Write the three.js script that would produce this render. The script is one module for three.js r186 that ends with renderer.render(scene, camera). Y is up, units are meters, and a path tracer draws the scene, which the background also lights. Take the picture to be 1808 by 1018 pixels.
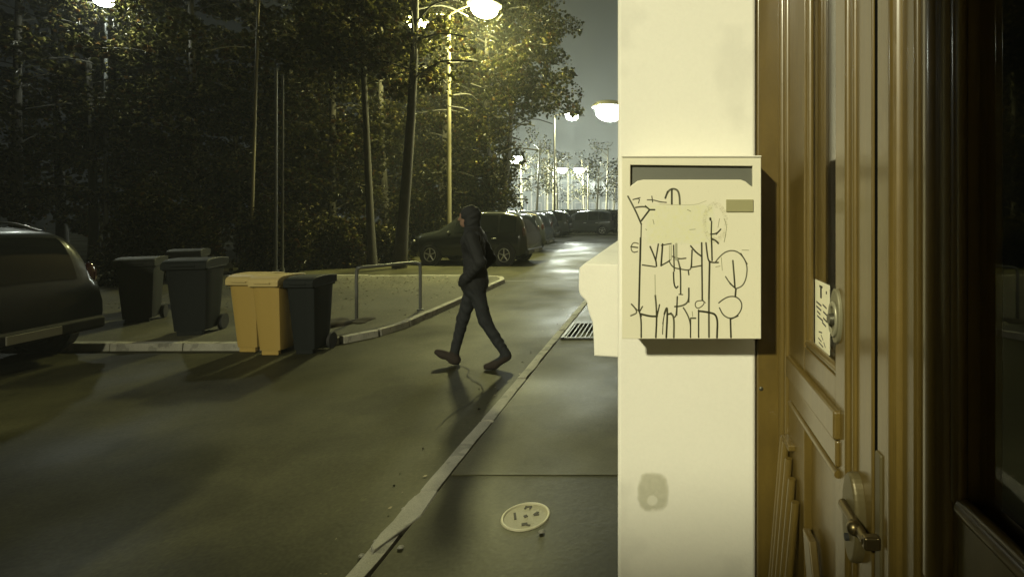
import * as THREE from 'three';
import { mergeGeometries } from 'three/addons/utils/BufferGeometryUtils.js';
import { RoundedBoxGeometry } from 'three/addons/geometries/RoundedBoxGeometry.js';

// ---------------------------------------------------------------- camera, sky, exposure
const EYE = 1.65, FOC = 904, VPX = 1170, VPY = 370;            // one-point view: the street runs along -z
const scene = new THREE.Scene();
const camera = new THREE.PerspectiveCamera(2 * Math.atan(509 / FOC) * 180 / Math.PI, 1808 / 1018, 0.02, 600);
camera.position.set(0, EYE, 0);
camera.lookAt(0, EYE, -10);
camera.setViewOffset(1808, 1018, 904 - VPX, 509 - VPY, 1808, 1018);
camera.updateProjectionMatrix();

const renderer = new THREE.WebGLRenderer({ antialias: true });
renderer.toneMapping = THREE.LinearToneMapping;
renderer.toneMappingExposure = 1.0;
renderer.shadowMap.enabled = true;

{ // night sky: a very dark, even blue grey
  const w = 32, h = 16, d = new Float32Array(w * h * 4);
  for (let j = 0; j < h; j++) for (let i = 0; i < w; i++) d.set([0.0014, 0.0017, 0.0019, 1], (j * w + i) * 4);
  const t = new THREE.DataTexture(d, w, h, THREE.RGBAFormat, THREE.FloatType);
  t.mapping = THREE.EquirectangularReflectionMapping; t.magFilter = THREE.LinearFilter; t.needsUpdate = true;
  scene.background = t; scene.environment = t;
}
scene.fog = new THREE.FogExp2(new THREE.Color().setRGB(0.9, 0.95, 0.95), 0.0014);
const WARM = [1.0, 0.97, 0.66], PALE = [1.0, 0.97, 0.40], COOL = [0.92, 1.0, 0.86];

// ---------------------------------------------------------------- helpers
function mul(a) { return () => { a |= 0; a = a + 0x6D2B79F5 | 0; let t = Math.imul(a ^ a >>> 15, 1 | a); t = t + Math.imul(t ^ t >>> 7, 61 | t) ^ t; return ((t ^ t >>> 14) >>> 0) / 4294967296; }; }
const rnd = mul(20240611);
const rr = (a, b) => a + (b - a) * rnd();
const V = (x, y, z) => new THREE.Vector3(x, y, z);
const P = (px, py, d) => V((px - VPX) * d / FOC, EYE - (py - VPY) * d / FOC, -d);
const G = (px, py, h = 0) => P(px, py, FOC * (EYE - h) / (py - VPY));
const clamp = (x, a = 0, b = 1) => Math.min(b, Math.max(a, x));
const smooth = (a, b, x) => { const t = clamp((x - a) / (b - a)); return t * t * (3 - 2 * t); };
const lerp = (a, b, t) => a + (b - a) * t;
const used = {};
function numbered(n) { const k = used[n] = (used[n] ?? -1) + 1; return k ? `${n}_${String(k).padStart(3, '0')}` : n; }
function shade(o) { o.traverse(c => { if (c.isMesh) { c.castShadow = true; c.receiveShadow = true; } }); return o; }
function thing(name, label, category, group) {
  const o = new THREE.Group(); o.name = numbered(name); o.userData = { label, category };
  if (group) o.userData.group = group;
  scene.add(o); return o;
}
function part(parent, name, geo, mat) { const m = new THREE.Mesh(geo, mat); m.name = name; m.castShadow = m.receiveShadow = true; parent.add(m); return m; }
function struct(name, geo, mat) { const m = new THREE.Mesh(geo, mat); m.name = numbered(name); m.userData.kind = 'structure'; m.castShadow = m.receiveShadow = true; scene.add(m); return m; }
function single(name, geo, mat, label, category, group) { const m = new THREE.Mesh(geo, mat); m.name = numbered(name); m.userData = { label, category }; if (group) m.userData.group = group; m.castShadow = m.receiveShadow = true; scene.add(m); return m; }
// uv in metres from the facing axis of each vertex
function uvm(g, s = 1, ox = 0, oy = 0) {
  if (!g.attributes.normal) g.computeVertexNormals();
  const p = g.attributes.position, n = g.attributes.normal, uv = new Float32Array(p.count * 2);
  for (let i = 0; i < p.count; i++) {
    const ax = Math.abs(n.getX(i)), ay = Math.abs(n.getY(i)), az = Math.abs(n.getZ(i));
    let u, v;
    if (ay >= ax && ay >= az) { u = p.getX(i); v = p.getZ(i); } else if (ax >= az) { u = p.getZ(i); v = p.getY(i); } else { u = p.getX(i); v = p.getY(i); }
    uv[2 * i] = u * s + ox; uv[2 * i + 1] = v * s + oy;
  }
  g.setAttribute('uv', new THREE.BufferAttribute(uv, 2)); return g;
}
function bx(x0, x1, y0, y1, z0, z1) { const g = new THREE.BoxGeometry(Math.abs(x1 - x0), Math.abs(y1 - y0), Math.abs(z1 - z0)); g.translate((x0 + x1) / 2, (y0 + y1) / 2, (z0 + z1) / 2); return uvm(g); }
function rbx(x0, x1, y0, y1, z0, z1, r = 0.004, seg = 2) { const g = new RoundedBoxGeometry(Math.abs(x1 - x0), Math.abs(y1 - y0), Math.abs(z1 - z0), seg, r); g.translate((x0 + x1) / 2, (y0 + y1) / 2, (z0 + z1) / 2); return uvm(g); }
function cyl(r0, r1, a, b, seg = 10) { // tapered rod from a to b
  const d = V().subVectors(b, a), g = new THREE.CylinderGeometry(r1, r0, d.length(), seg, 1);
  g.applyQuaternion(new THREE.Quaternion().setFromUnitVectors(V(0, 1, 0), d.clone().normalize()));
  g.translate((a.x + b.x) / 2, (a.y + b.y) / 2, (a.z + b.z) / 2); return g;
}
const flat = g => { const o = g.index ? g.toNonIndexed() : g; for (const k of Object.keys(o.attributes)) if (!['position', 'normal', 'uv'].includes(k)) o.deleteAttribute(k); return o; };
const merge = a => mergeGeometries(a.map(flat));

// ---- periodic noise and textures
const lat = new Float32Array(65536); { const q = mul(7); for (let i = 0; i < 65536; i++) lat[i] = q(); }
function pn(u, v, f, seed = 0) { // value noise with period 1 in u and v
  const x = u * f, y = v * f, xi = Math.floor(x), yi = Math.floor(y), fx = x - xi, fy = y - yi;
  const sx = fx * fx * (3 - 2 * fx), sy = fy * fy * (3 - 2 * fy);
  const h = (a, b) => lat[((((a % f) + f) % f) * 157 + (((b % f) + f) % f) * 7919 + seed * 3271 + f * 17) & 65535];
  return lerp(lerp(h(xi, yi), h(xi + 1, yi), sx), lerp(h(xi, yi + 1), h(xi + 1, yi + 1), sx), sy);
}
const fbm = (u, v, f, o, s = 0) => { let a = 0, w = 0.5, t = 0; for (let i = 0; i < o; i++) { a += w * pn(u, v, f, s + i); t += w; w *= 0.5; f *= 2; } return a / t; };
function tex(n, fn, color = true, rep = 1, n2 = n) {
  const d = new Uint8Array(n * n2 * 4);
  for (let j = 0; j < n2; j++) for (let i = 0; i < n; i++) {
    const c = fn((i + 0.5) / n, (j + 0.5) / n2), k = (j * n + i) * 4;
    d[k] = 255 * clamp(c[0]); d[k + 1] = 255 * clamp(c[1]); d[k + 2] = 255 * clamp(c[2]); d[k + 3] = 255;
  }
  const t = new THREE.DataTexture(d, n, n2, THREE.RGBAFormat);
  t.wrapS = t.wrapT = THREE.RepeatWrapping; t.magFilter = THREE.LinearFilter; t.minFilter = THREE.LinearMipmapLinearFilter; t.generateMipmaps = true;
  t.repeat.set(rep, rep); if (color) t.colorSpace = THREE.SRGBColorSpace; t.needsUpdate = true; return t;
}
const S = c => c <= 0.0031308 ? 12.92 * c : 1.055 * c ** (1 / 2.4) - 0.055;     // linear to stored sRGB
const std = (rgb, roughness = 0.8, o = {}) => new THREE.MeshPhysicalMaterial({ color: new THREE.Color().setRGB(...rgb), roughness, ...o });

// ---------------------------------------------------------------- materials
const asphaltMap = tex(1024, (u, v) => {
  const big = fbm(u, v, 3, 3), mid = fbm(u, v, 24, 2, 5), fine = pn(u, v, 512, 9), st = pn(u, v, 256, 3);
  const patch = smooth(0.52, 0.58, fbm(u, v, 4, 3, 11));
  let k = 0.038 + 0.036 * (big - 0.5) + 0.02 * (mid - 0.5) + 0.014 * (fine - 0.5) + (st > 0.93 ? 0.008 : 0);
  k *= lerp(1, 0.78, patch);
  return [S(k * 1.04), S(k), S(k * 0.5)];
}, true, 1 / 6);
const asphaltRough = tex(512, (u, v) => { const k = 0.6 + 0.5 * (fbm(u, v, 5, 3, 21) - 0.5) + 0.04 * (pn(u, v, 256, 2) - 0.5); return [k, k, k]; }, false, 1 / 6);
const asphaltBump = tex(1024, (u, v) => { const k = 0.6 * pn(u, v, 512, 4) + 0.4 * pn(u, v, 256, 6); return [k, k, k]; }, false, 1 / 6);
const M = {};
M.road = std([1, 1, 1], 1, { map: asphaltMap, roughnessMap: asphaltRough, bumpMap: asphaltBump, bumpScale: 0.0007, specularIntensity: 0.16 });
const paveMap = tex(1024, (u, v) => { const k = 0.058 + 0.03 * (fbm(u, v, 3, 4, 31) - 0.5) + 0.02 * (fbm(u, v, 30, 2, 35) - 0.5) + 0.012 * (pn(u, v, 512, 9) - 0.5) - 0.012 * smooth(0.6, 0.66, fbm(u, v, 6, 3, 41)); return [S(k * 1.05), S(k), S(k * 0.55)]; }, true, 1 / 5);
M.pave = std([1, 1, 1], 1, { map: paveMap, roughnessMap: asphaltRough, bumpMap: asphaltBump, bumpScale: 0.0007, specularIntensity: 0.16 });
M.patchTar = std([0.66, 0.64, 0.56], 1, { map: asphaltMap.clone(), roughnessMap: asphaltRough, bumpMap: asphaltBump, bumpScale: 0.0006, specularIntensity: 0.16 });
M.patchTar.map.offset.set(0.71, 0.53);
const sandMap = tex(512, (u, v) => { const k = 0.05 + 0.055 * (fbm(u, v, 4, 4) - 0.5) + 0.03 * (pn(u, v, 256, 3) - 0.5); return [S(k * 1.05), S(k), S(k * 0.55)]; }, true, 1 / 4);
M.sand = std([1, 1, 1], 0.9, { map: sandMap, bumpMap: sandMap, bumpScale: 0.01 });
const kerbMap = tex(512, (u, v) => { const k = 0.24 + 0.16 * (fbm(u, v, 6, 4, 2) - 0.5) + 0.08 * (pn(u, v, 256, 3) - 0.5) - 0.08 * smooth(0.6, 0.7, fbm(u, v, 9, 3, 8)); return [S(k), S(k * 0.97), S(k * 0.8)]; });
M.kerb = std([1, 1, 1], 0.8, { map: kerbMap, bumpMap: kerbMap, bumpScale: 0.006 });
const plasterMap = tex(1024, (u, v) => {
  const k = 0.76 + 0.05 * (fbm(u, v, 4, 4, 1) - 0.5) + 0.02 * (pn(u, v, 256, 3) - 0.5) - 0.07 * smooth(0.62, 0.75, fbm(u, v, 7, 4, 6));
  return [S(k), S(k * 0.965), S(k * 0.84)];
}, true, 1 / 1.5);
const plasterBump = tex(512, (u, v) => { const k = 0.5 * fbm(u, v, 12, 3, 4) + 0.5 * pn(u, v, 200, 4); return [k, k, k]; }, false, 1 / 0.8);
M.plaster = std([1, 1, 1], 0.75, { map: plasterMap, bumpMap: plasterBump, bumpScale: 0.0005 });
M.render = std([0.11, 0.085, 0.055], 0.9, { bumpMap: plasterBump, bumpScale: 0.003 });
const woodMap = tex(512, (u, v) => {
  const w = fbm(u, v * 0.12, 40, 2, 3), g = fbm(u, v, 90, 1, 5), b = fbm(u, v, 3, 3, 8), k = 0.9 + 0.2 * (w - 0.5) + 0.08 * (g - 0.5) + 0.4 * (b - 0.5);
  return [S(0.128 * k), S(0.085 * k), S(0.017 * k)];
}, true, 1 / 0.6);
const woodBump = tex(512, (u, v) => { const k = 0.6 * fbm(u, v * 0.2, 24, 3, 6) + 0.4 * fbm(u, v, 6, 3, 2); return [k, k, k]; }, false, 1 / 0.5);
M.wood = std([1, 1, 1], 0.42, { map: woodMap, bumpMap: woodBump, bumpScale: 0.0008, clearcoat: 0.7, clearcoatRoughness: 0.17 });
M.glass = std([1, 1, 1], 0.02, { transmission: 1, thickness: 0, ior: 1.52 });
M.interior = std([0.05, 0.045, 0.035], 0.9);
M.enamel = std([0.78, 0.75, 0.63], 0.45);
M.flap = std([0.13, 0.132, 0.105], 0.5, { metalness: 0.2 });
M.boxDark = std([0.02, 0.02, 0.018], 0.8);
M.brass = std([0.16, 0.125, 0.06], 0.35, { metalness: 0.9 });
M.steel = std([0.12, 0.115, 0.08], 0.4, { metalness: 0.7 });
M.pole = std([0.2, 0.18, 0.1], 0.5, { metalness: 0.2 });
M.poleGrey = std([0.13, 0.135, 0.13], 0.45, { metalness: 0.4 });
M.iron = std([0.05, 0.048, 0.04], 0.55, { metalness: 0.3 });
M.cap = std([0.42, 0.395, 0.27], 0.55, { metalness: 0.1 });
M.capDark = std([0.05, 0.045, 0.03], 0.8);
M.binYellow = std([0.34, 0.235, 0.065], 0.42, { bumpMap: plasterBump, bumpScale: 0.001 });
M.binYellowLid = std([0.42, 0.33, 0.14], 0.4);
M.binDark = std([0.012, 0.014, 0.014], 0.6, { specularIntensity: 0.25 });
M.binGrey = std([0.035, 0.037, 0.035], 0.6, { specularIntensity: 0.3 });
M.rubber = std([0.014, 0.014, 0.014], 0.8);
M.soil = std([0.028, 0.022, 0.013], 1);
const barkMap = tex(256, (u, v) => { const k = 0.024 + 0.03 * (fbm(u, v * 0.3, 24, 3, 1) - 0.4) ; return [S(k * 1.1), S(k), S(k * 0.7)]; }, true, 2);
M.bark = std([1, 1, 1], 0.95, { map: barkMap, bumpMap: barkMap, bumpScale: 0.03 });
M.leaf = std([1, 1, 1], 0.6, { vertexColors: true, side: THREE.DoubleSide });
M.leafThin = new THREE.MeshPhysicalMaterial({ vertexColors: true, roughness: 0.9, transmission: 0.35, thickness: 0, side: THREE.DoubleSide });
M.lampBody = std([0.12, 0.12, 0.11], 0.5, { metalness: 0.5 });

// ---------------------------------------------------------------- ground
const ROAD = -0.08;
{
  const g = new THREE.PlaneGeometry(400, 400, 1, 1); g.rotateX(-Math.PI / 2); g.translate(0, ROAD, -100); struct('road', uvm(g), M.road);
}
const FX = -0.128;                                             // street face of the building
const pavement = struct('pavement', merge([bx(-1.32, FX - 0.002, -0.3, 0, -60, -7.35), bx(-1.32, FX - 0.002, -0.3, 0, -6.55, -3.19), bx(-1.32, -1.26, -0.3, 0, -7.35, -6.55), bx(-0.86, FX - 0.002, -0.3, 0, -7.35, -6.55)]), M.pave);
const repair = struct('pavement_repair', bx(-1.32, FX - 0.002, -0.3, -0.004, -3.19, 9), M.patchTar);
// kerb stones, each a part of the pavement
function roughStone(len, w, h, seed, chip = 0.006) {
  const g = new THREE.BoxGeometry(w, h, len, 3, 2, Math.max(4, Math.round(len * 12)));
  const p = g.attributes.position;
  for (let i = 0; i < p.count; i++) {
    const x = p.getX(i), y = p.getY(i), z = p.getZ(i), top = y > h / 2 - 1e-4, edge = Math.abs(Math.abs(x) - w / 2) < 1e-4;
    const n = pn((z + seed * 1.37) * 0.09 + 10, 0.5 + x * 0.3, 64, seed), m = pn((z + seed) * 0.11 + 4, 0.1 + x, 32, seed + 3);
    p.setX(i, x + (n - 0.5) * chip * 2 - (top && edge ? Math.sign(x) * (0.008 + 0.012 * m * m) : 0));
    p.setY(i, y + (m - 0.5) * chip * 1.5 - (top && edge ? 0.006 : 0));
  }
  g.computeVertexNormals(); return uvm(g, 1, seed * 0.3, seed * 0.17);
}
const stones = [0, 1, 2, 3].map(k => roughStone(0.975, 0.115, 0.3, k + 1, 0.0035));
for (let z = 5, k = 0; z > -46; z -= 1, k++) {
  const o = part(pavement, 'kerb_stone', stones[k % 4], M.kerb);
  o.position.set(-1.379 + rr(-0.004, 0.004), -0.143 + rr(-0.004, 0.004), z - 0.5); o.rotation.set(0, rr(-0.004, 0.004), rr(-0.012, 0.012));
  if (z - 0.5 > -3.4 && z - 0.5 < -2.2) { o.rotation.z = 0.05; o.position.y -= 0.012; o.position.x -= 0.006; }
}
// mortar patch and crumbs where the kerb has broken
{
  const s = new THREE.Shape(); [[-1.43, -2.52], [-1.40, -2.48], [-1.31, -2.76], [-1.325, -3.0], [-1.41, -3.02], [-1.436, -2.9], [-1.428, -2.72], [-1.438, -2.62]].forEach(([x, z], i) => i ? s.lineTo(x, -z) : s.moveTo(x, -z));
  const g = new THREE.ExtrudeGeometry(s, { depth: 0.03, bevelEnabled: true, bevelSize: 0.006, bevelThickness: 0.006, bevelSegments: 1 }); g.rotateX(-Math.PI / 2); g.translate(0, -0.0335, 0);
  part(pavement, 'mortar_patch', uvm(g, 1, 0.4, 0.2), M.kerb);
  for (const [x, z] of [[-1.49, -2.66], [-1.5, -2.55], [-1.28, -2.5], [-1.49, -2.95], [-0.62, -2.62]]) { const c = part(pavement, 'crumb', new THREE.DodecahedronGeometry(0.012, 0), M.kerb); c.position.set(x, x < -1.4 ? ROAD + 0.009 : 0.004, z); c.scale.set(1.4, 0.7, 1); }
}
// pieces of a tar joint across the road
{
  const a = G(868, 496, ROAD), b = G(1070, 494, ROAD), n = 24, v = [], ix = [];
  for (let i = 0; i <= n; i++) { const t = i / n, x = lerp(a.x, b.x, t), z = lerp(a.z, b.z, t) + 0.25 * Math.sin(t * 6) * 0.3, w = 0.05 + 0.02 * pn(t, 0.3, 8, 2); v.push(x, ROAD + 0.004, z - w, x, ROAD + 0.004, z + w); if (i) { const k = 2 * i; ix.push(k - 2, k - 1, k, k, k - 1, k + 1); } }
  const g = new THREE.BufferGeometry(); g.setAttribute('position', new THREE.Float32BufferAttribute(v, 3)); g.setIndex(ix); g.computeVertexNormals(); struct('tar_joint', uvm(g), std([0.018, 0.017, 0.013], 0.7));
}
// fine cracks in the road
{
  const q = mul(91);
  for (const [x, z, a, n] of [[-1.8, -4.0, 1.75, 34], [-2.6, -6.6, 0.2, 20]]) {
    const v = [], ix = []; let px = x, pz = z, an = a;
    for (let i = 0; i <= n; i++) { const w = (0.002 + 0.004 * q()) * Math.min(1, i / 3, (n - i) / 3 + 0.1); v.push(px - Math.sin(an) * w, ROAD + 0.007, pz - Math.cos(an) * w, px + Math.sin(an) * w, ROAD + 0.007, pz + Math.cos(an) * w); if (i) { const k = 2 * i; ix.push(k - 2, k - 1, k, k, k - 1, k + 1); } an += (q() - 0.5) * 0.9; an = lerp(an, a, 0.25); px += Math.cos(an) * 0.07; pz -= Math.sin(an) * 0.07; }
    const g = new THREE.BufferGeometry(); g.setAttribute('position', new THREE.Float32BufferAttribute(v, 3)); g.setIndex(ix); g.computeVertexNormals(); struct('road_crack', uvm(g), std([0.014, 0.013, 0.01], 0.9));
  }
}
// raised island left of the lane
const isl = [[-13, -6.35], [-5.0, -6.4], [-4.55, -6.47], [-4.22, -6.68], [-3.98, -7.05], [-3.87, -7.6], [-3.85, -8.3], [-3.85, -12.1], [-4.05, -12.55], [-4.5, -12.75], [-13, -12.8]];
let island;
{
  const s = new THREE.Shape(); isl.forEach(([x, z], i) => i ? s.lineTo(x, -z) : s.moveTo(x, -z));
  const g = new THREE.ExtrudeGeometry(s, { depth: 0.3, bevelEnabled: false }); g.rotateX(-Math.PI / 2); g.translate(0, -0.298, 0);
  island = struct('traffic_island', uvm(g), M.sand);
  const st = [0, 1, 2].map(k => roughStone(1, 0.13, 0.3, k + 11, 0.003));
  let k = 0;
  for (let i = 0; i < isl.length - 1; i++) {
    const a = V(isl[i][0], 0, isl[i][1]), b = V(isl[i + 1][0], 0, isl[i + 1][1]), L = a.distanceTo(b), n = Math.max(1, Math.round(L / 0.9));
    for (let j = 0; j < n; j++) {
      const m = a.clone().lerp(b, (j + 0.5) / n), o = part(island, 'kerb_stone', st[k++ % 3], M.kerb);
      const dx = (b.z - a.z) / L, dz = -(b.x - a.x) / L;
      o.position.set(m.x - dx * 0.062, -0.138 + rr(-0.004, 0.006), m.z - dz * 0.062); o.scale.z = L / n * 0.985; o.rotation.y = Math.atan2(b.x - a.x, b.z - a.z);
    }
  }
  const soil = new THREE.SphereGeometry(1, 20, 8, 0, 6.3, 0, 1.57); soil.scale(0.42, 0.06, 0.26);
  const sp = soil.attributes.position; for (let i = 0; i < sp.count; i++) { const n = pn(sp.getX(i) * 0.3 + 0.5, sp.getZ(i) * 0.3 + 0.5, 16, 3); sp.setXYZ(i, sp.getX(i) * (0.35 + 1.3 * n), sp.getY(i) * (0.3 + 1.4 * n), sp.getZ(i) * (0.35 + 1.3 * n)); }
  soil.computeVertexNormals(); soil.translate(-4.62, 0.002, -7.5); part(island, 'soil_mound', soil, M.soil);
}
// round metal cover in the pavement
{
  const c = G(928, 910), o = thing('pavement_cover', 'small round pale metal access cover set in the dark pavement repair', 'cover'); o.position.set(c.x, -0.0105, c.z);
  part(o, 'frame_ring', (() => { const g = new THREE.TorusGeometry(0.122, 0.009, 8, 40); g.rotateX(Math.PI / 2); g.translate(0, 0.004, 0); return g; })(), M.cap);
  part(o, 'lid', (() => { const g = new THREE.CylinderGeometry(0.121, 0.121, 0.02, 40); g.translate(0, -0.003, 0); return g; })(), std([0.34, 0.32, 0.21], 0.65, { bumpMap: plasterBump, bumpScale: 0.003 }));
  const slot = (x, z, w, d, a) => { const g = new THREE.BoxGeometry(w, 0.004, d); const m = part(o, 'slot', g, M.capDark); m.position.set(x, 0.008, z); m.rotation.y = a; };
  slot(-0.058, 0.0, 0.012, 0.062, 0.35); slot(0, 0, 0.018, 0.02, 0.6); slot(0.05, -0.025, 0.016, 0.03, -0.5); slot(0.055, -0.012, 0.028, 0.01, 0.2);
  slot(-0.022, -0.08, 0.01, 0.028, 0); slot(-0.008, -0.088, 0.03, 0.01, 0); slot(0.006, -0.08, 0.01, 0.028, 0); slot(0.012, 0.07, 0.03, 0.02, 0.3); slot(0.035, 0.078, 0.02, 0.01, -0.2);
}
// dark cellar grating next to the kerb
{
  const o = thing('cellar_grating', 'dark iron cellar grating at the kerb below the window sill', 'grating');
  o.position.set(-1.06, 0, -6.95);
  part(o, 'frame', merge([bx(-0.22, 0.22, 0.001, 0.022, 0.4, 0.44), bx(-0.22, 0.22, 0.001, 0.022, -0.44, -0.4), bx(-0.24, -0.2, 0.001, 0.026, -0.44, 0.44), bx(0.2, 0.24, 0.001, 0.026, -0.44, 0.44)]), M.iron);
  for (let i = 0; i < 7; i++) part(o, 'bar', bx(-0.18 + i * 0.06 - 0.008, -0.18 + i * 0.06 + 0.008, 0.006, 0.02, -0.4, 0.4), M.iron);
}

// ---------------------------------------------------------------- building on the right
const DZ = -1.45, DX = 0.342, JX = 0.265, NZ = 0.03;          // far reveal, door face, jamb corner, near reveal
{
  const b = thing('townhouse', 'house wall with a cream pier and a deep doorway along the pavement', 'house');
  part(b, 'reveal_pier', rbx(FX, JX, -0.02, 2.75, -1.9, DZ, 0.012, 3), M.plaster);
  part(b, 'wall', merge([bx(FX, 0.6, 0.001, 2.748, -30, -1.902), bx(FX, 0.6, 2.752, 8.5, -30, 12), bx(FX, 0.6, 0.001, 2.748, NZ, 12)]), M.render);
  // hallway shell behind the door
  part(b, 'hallway', merge([bx(2.4, 2.5, 0, 2.75, -1.9, 0.6), bx(0.42, 2.4, -0.1, 0.1, -1.45, 0.058), bx(0.602, 2.4, 2.6, 2.74, -1.9, 0.6), bx(0.602, 2.4, 0.1, 2.6, -2.0, -1.9), bx(0.602, 2.4, 0.1, 2.6, 0.6, 0.7)]), M.interior);
  part(b, 'doorstep', rbx(FX - 0.03, 0.42, -0.05, 0.11, DZ + 0.003, NZ - 0.003, 0.012, 2), M.kerb);
  const blot = tex(128, (u, v) => { const a = Math.abs((u - 0.5) / 0.36) ** 3 + Math.abs((v - 0.5) / 0.4) ** 3, b = Math.hypot((u - 0.48) / 0.16, (v - 0.32) / 0.14), k = 0.34 * smooth(1.5, 0.6, a + 0.5 * (fbm(u, v, 8, 3, 3) - 0.5)) * (0.8 + 0.2 * fbm(u, v, 12, 2, 9)) * (1 - 0.55 * smooth(1.0, 0.6, b)); return [k, k, k]; }, false);
  const pg = new THREE.PlaneGeometry(0.115, 0.13); const pc = P(1153, 868, 1.45); pg.translate(pc.x, pc.y, DZ + 0.0015); part(b, 'stain', pg, std([0.3, 0.29, 0.15], 0.9, { transparent: true, alphaMap: blot }));
}
// moulded stone window sill further along the wall
{
  const s = new THREE.Shape(), d0 = 1.96, q = (px, py) => [(px - VPX) * d0 / FOC, EYE - (py - VPY) * d0 / FOC];
  const pts = [[1026, 474], [1025, 492], [1026, 516], [1038, 531], [1041, 546], [1049, 568], [1051, 600], [1052, 625]];
  s.moveTo(FX + 0.01, q(0, 470)[1] + 0.002); s.lineTo(...q(1034, 467));
  new THREE.SplineCurve(pts.slice(0, 6).map(p => new THREE.Vector2(...q(...p)))).getPoints(28).forEach(p => s.lineTo(p.x, p.y)); for (const p of pts.slice(6)) s.lineTo(...q(...p));
  s.lineTo(FX + 0.01, q(0, 629)[1]); s.closePath();
  const g = new THREE.ExtrudeGeometry(s, { depth: 1.75, bevelEnabled: true, bevelSize: 0.006, bevelThickness: 0.006, bevelSegments: 2, curveSegments: 4 }); g.translate(0, 0, -d0 - 1.75);
  const o = thing('window_sill', 'projecting cream stone window sill with moulded apron beyond the doorway pier', 'window sill');
  part(o, 'sill_block', uvm(g), M.plaster);
}
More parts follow.
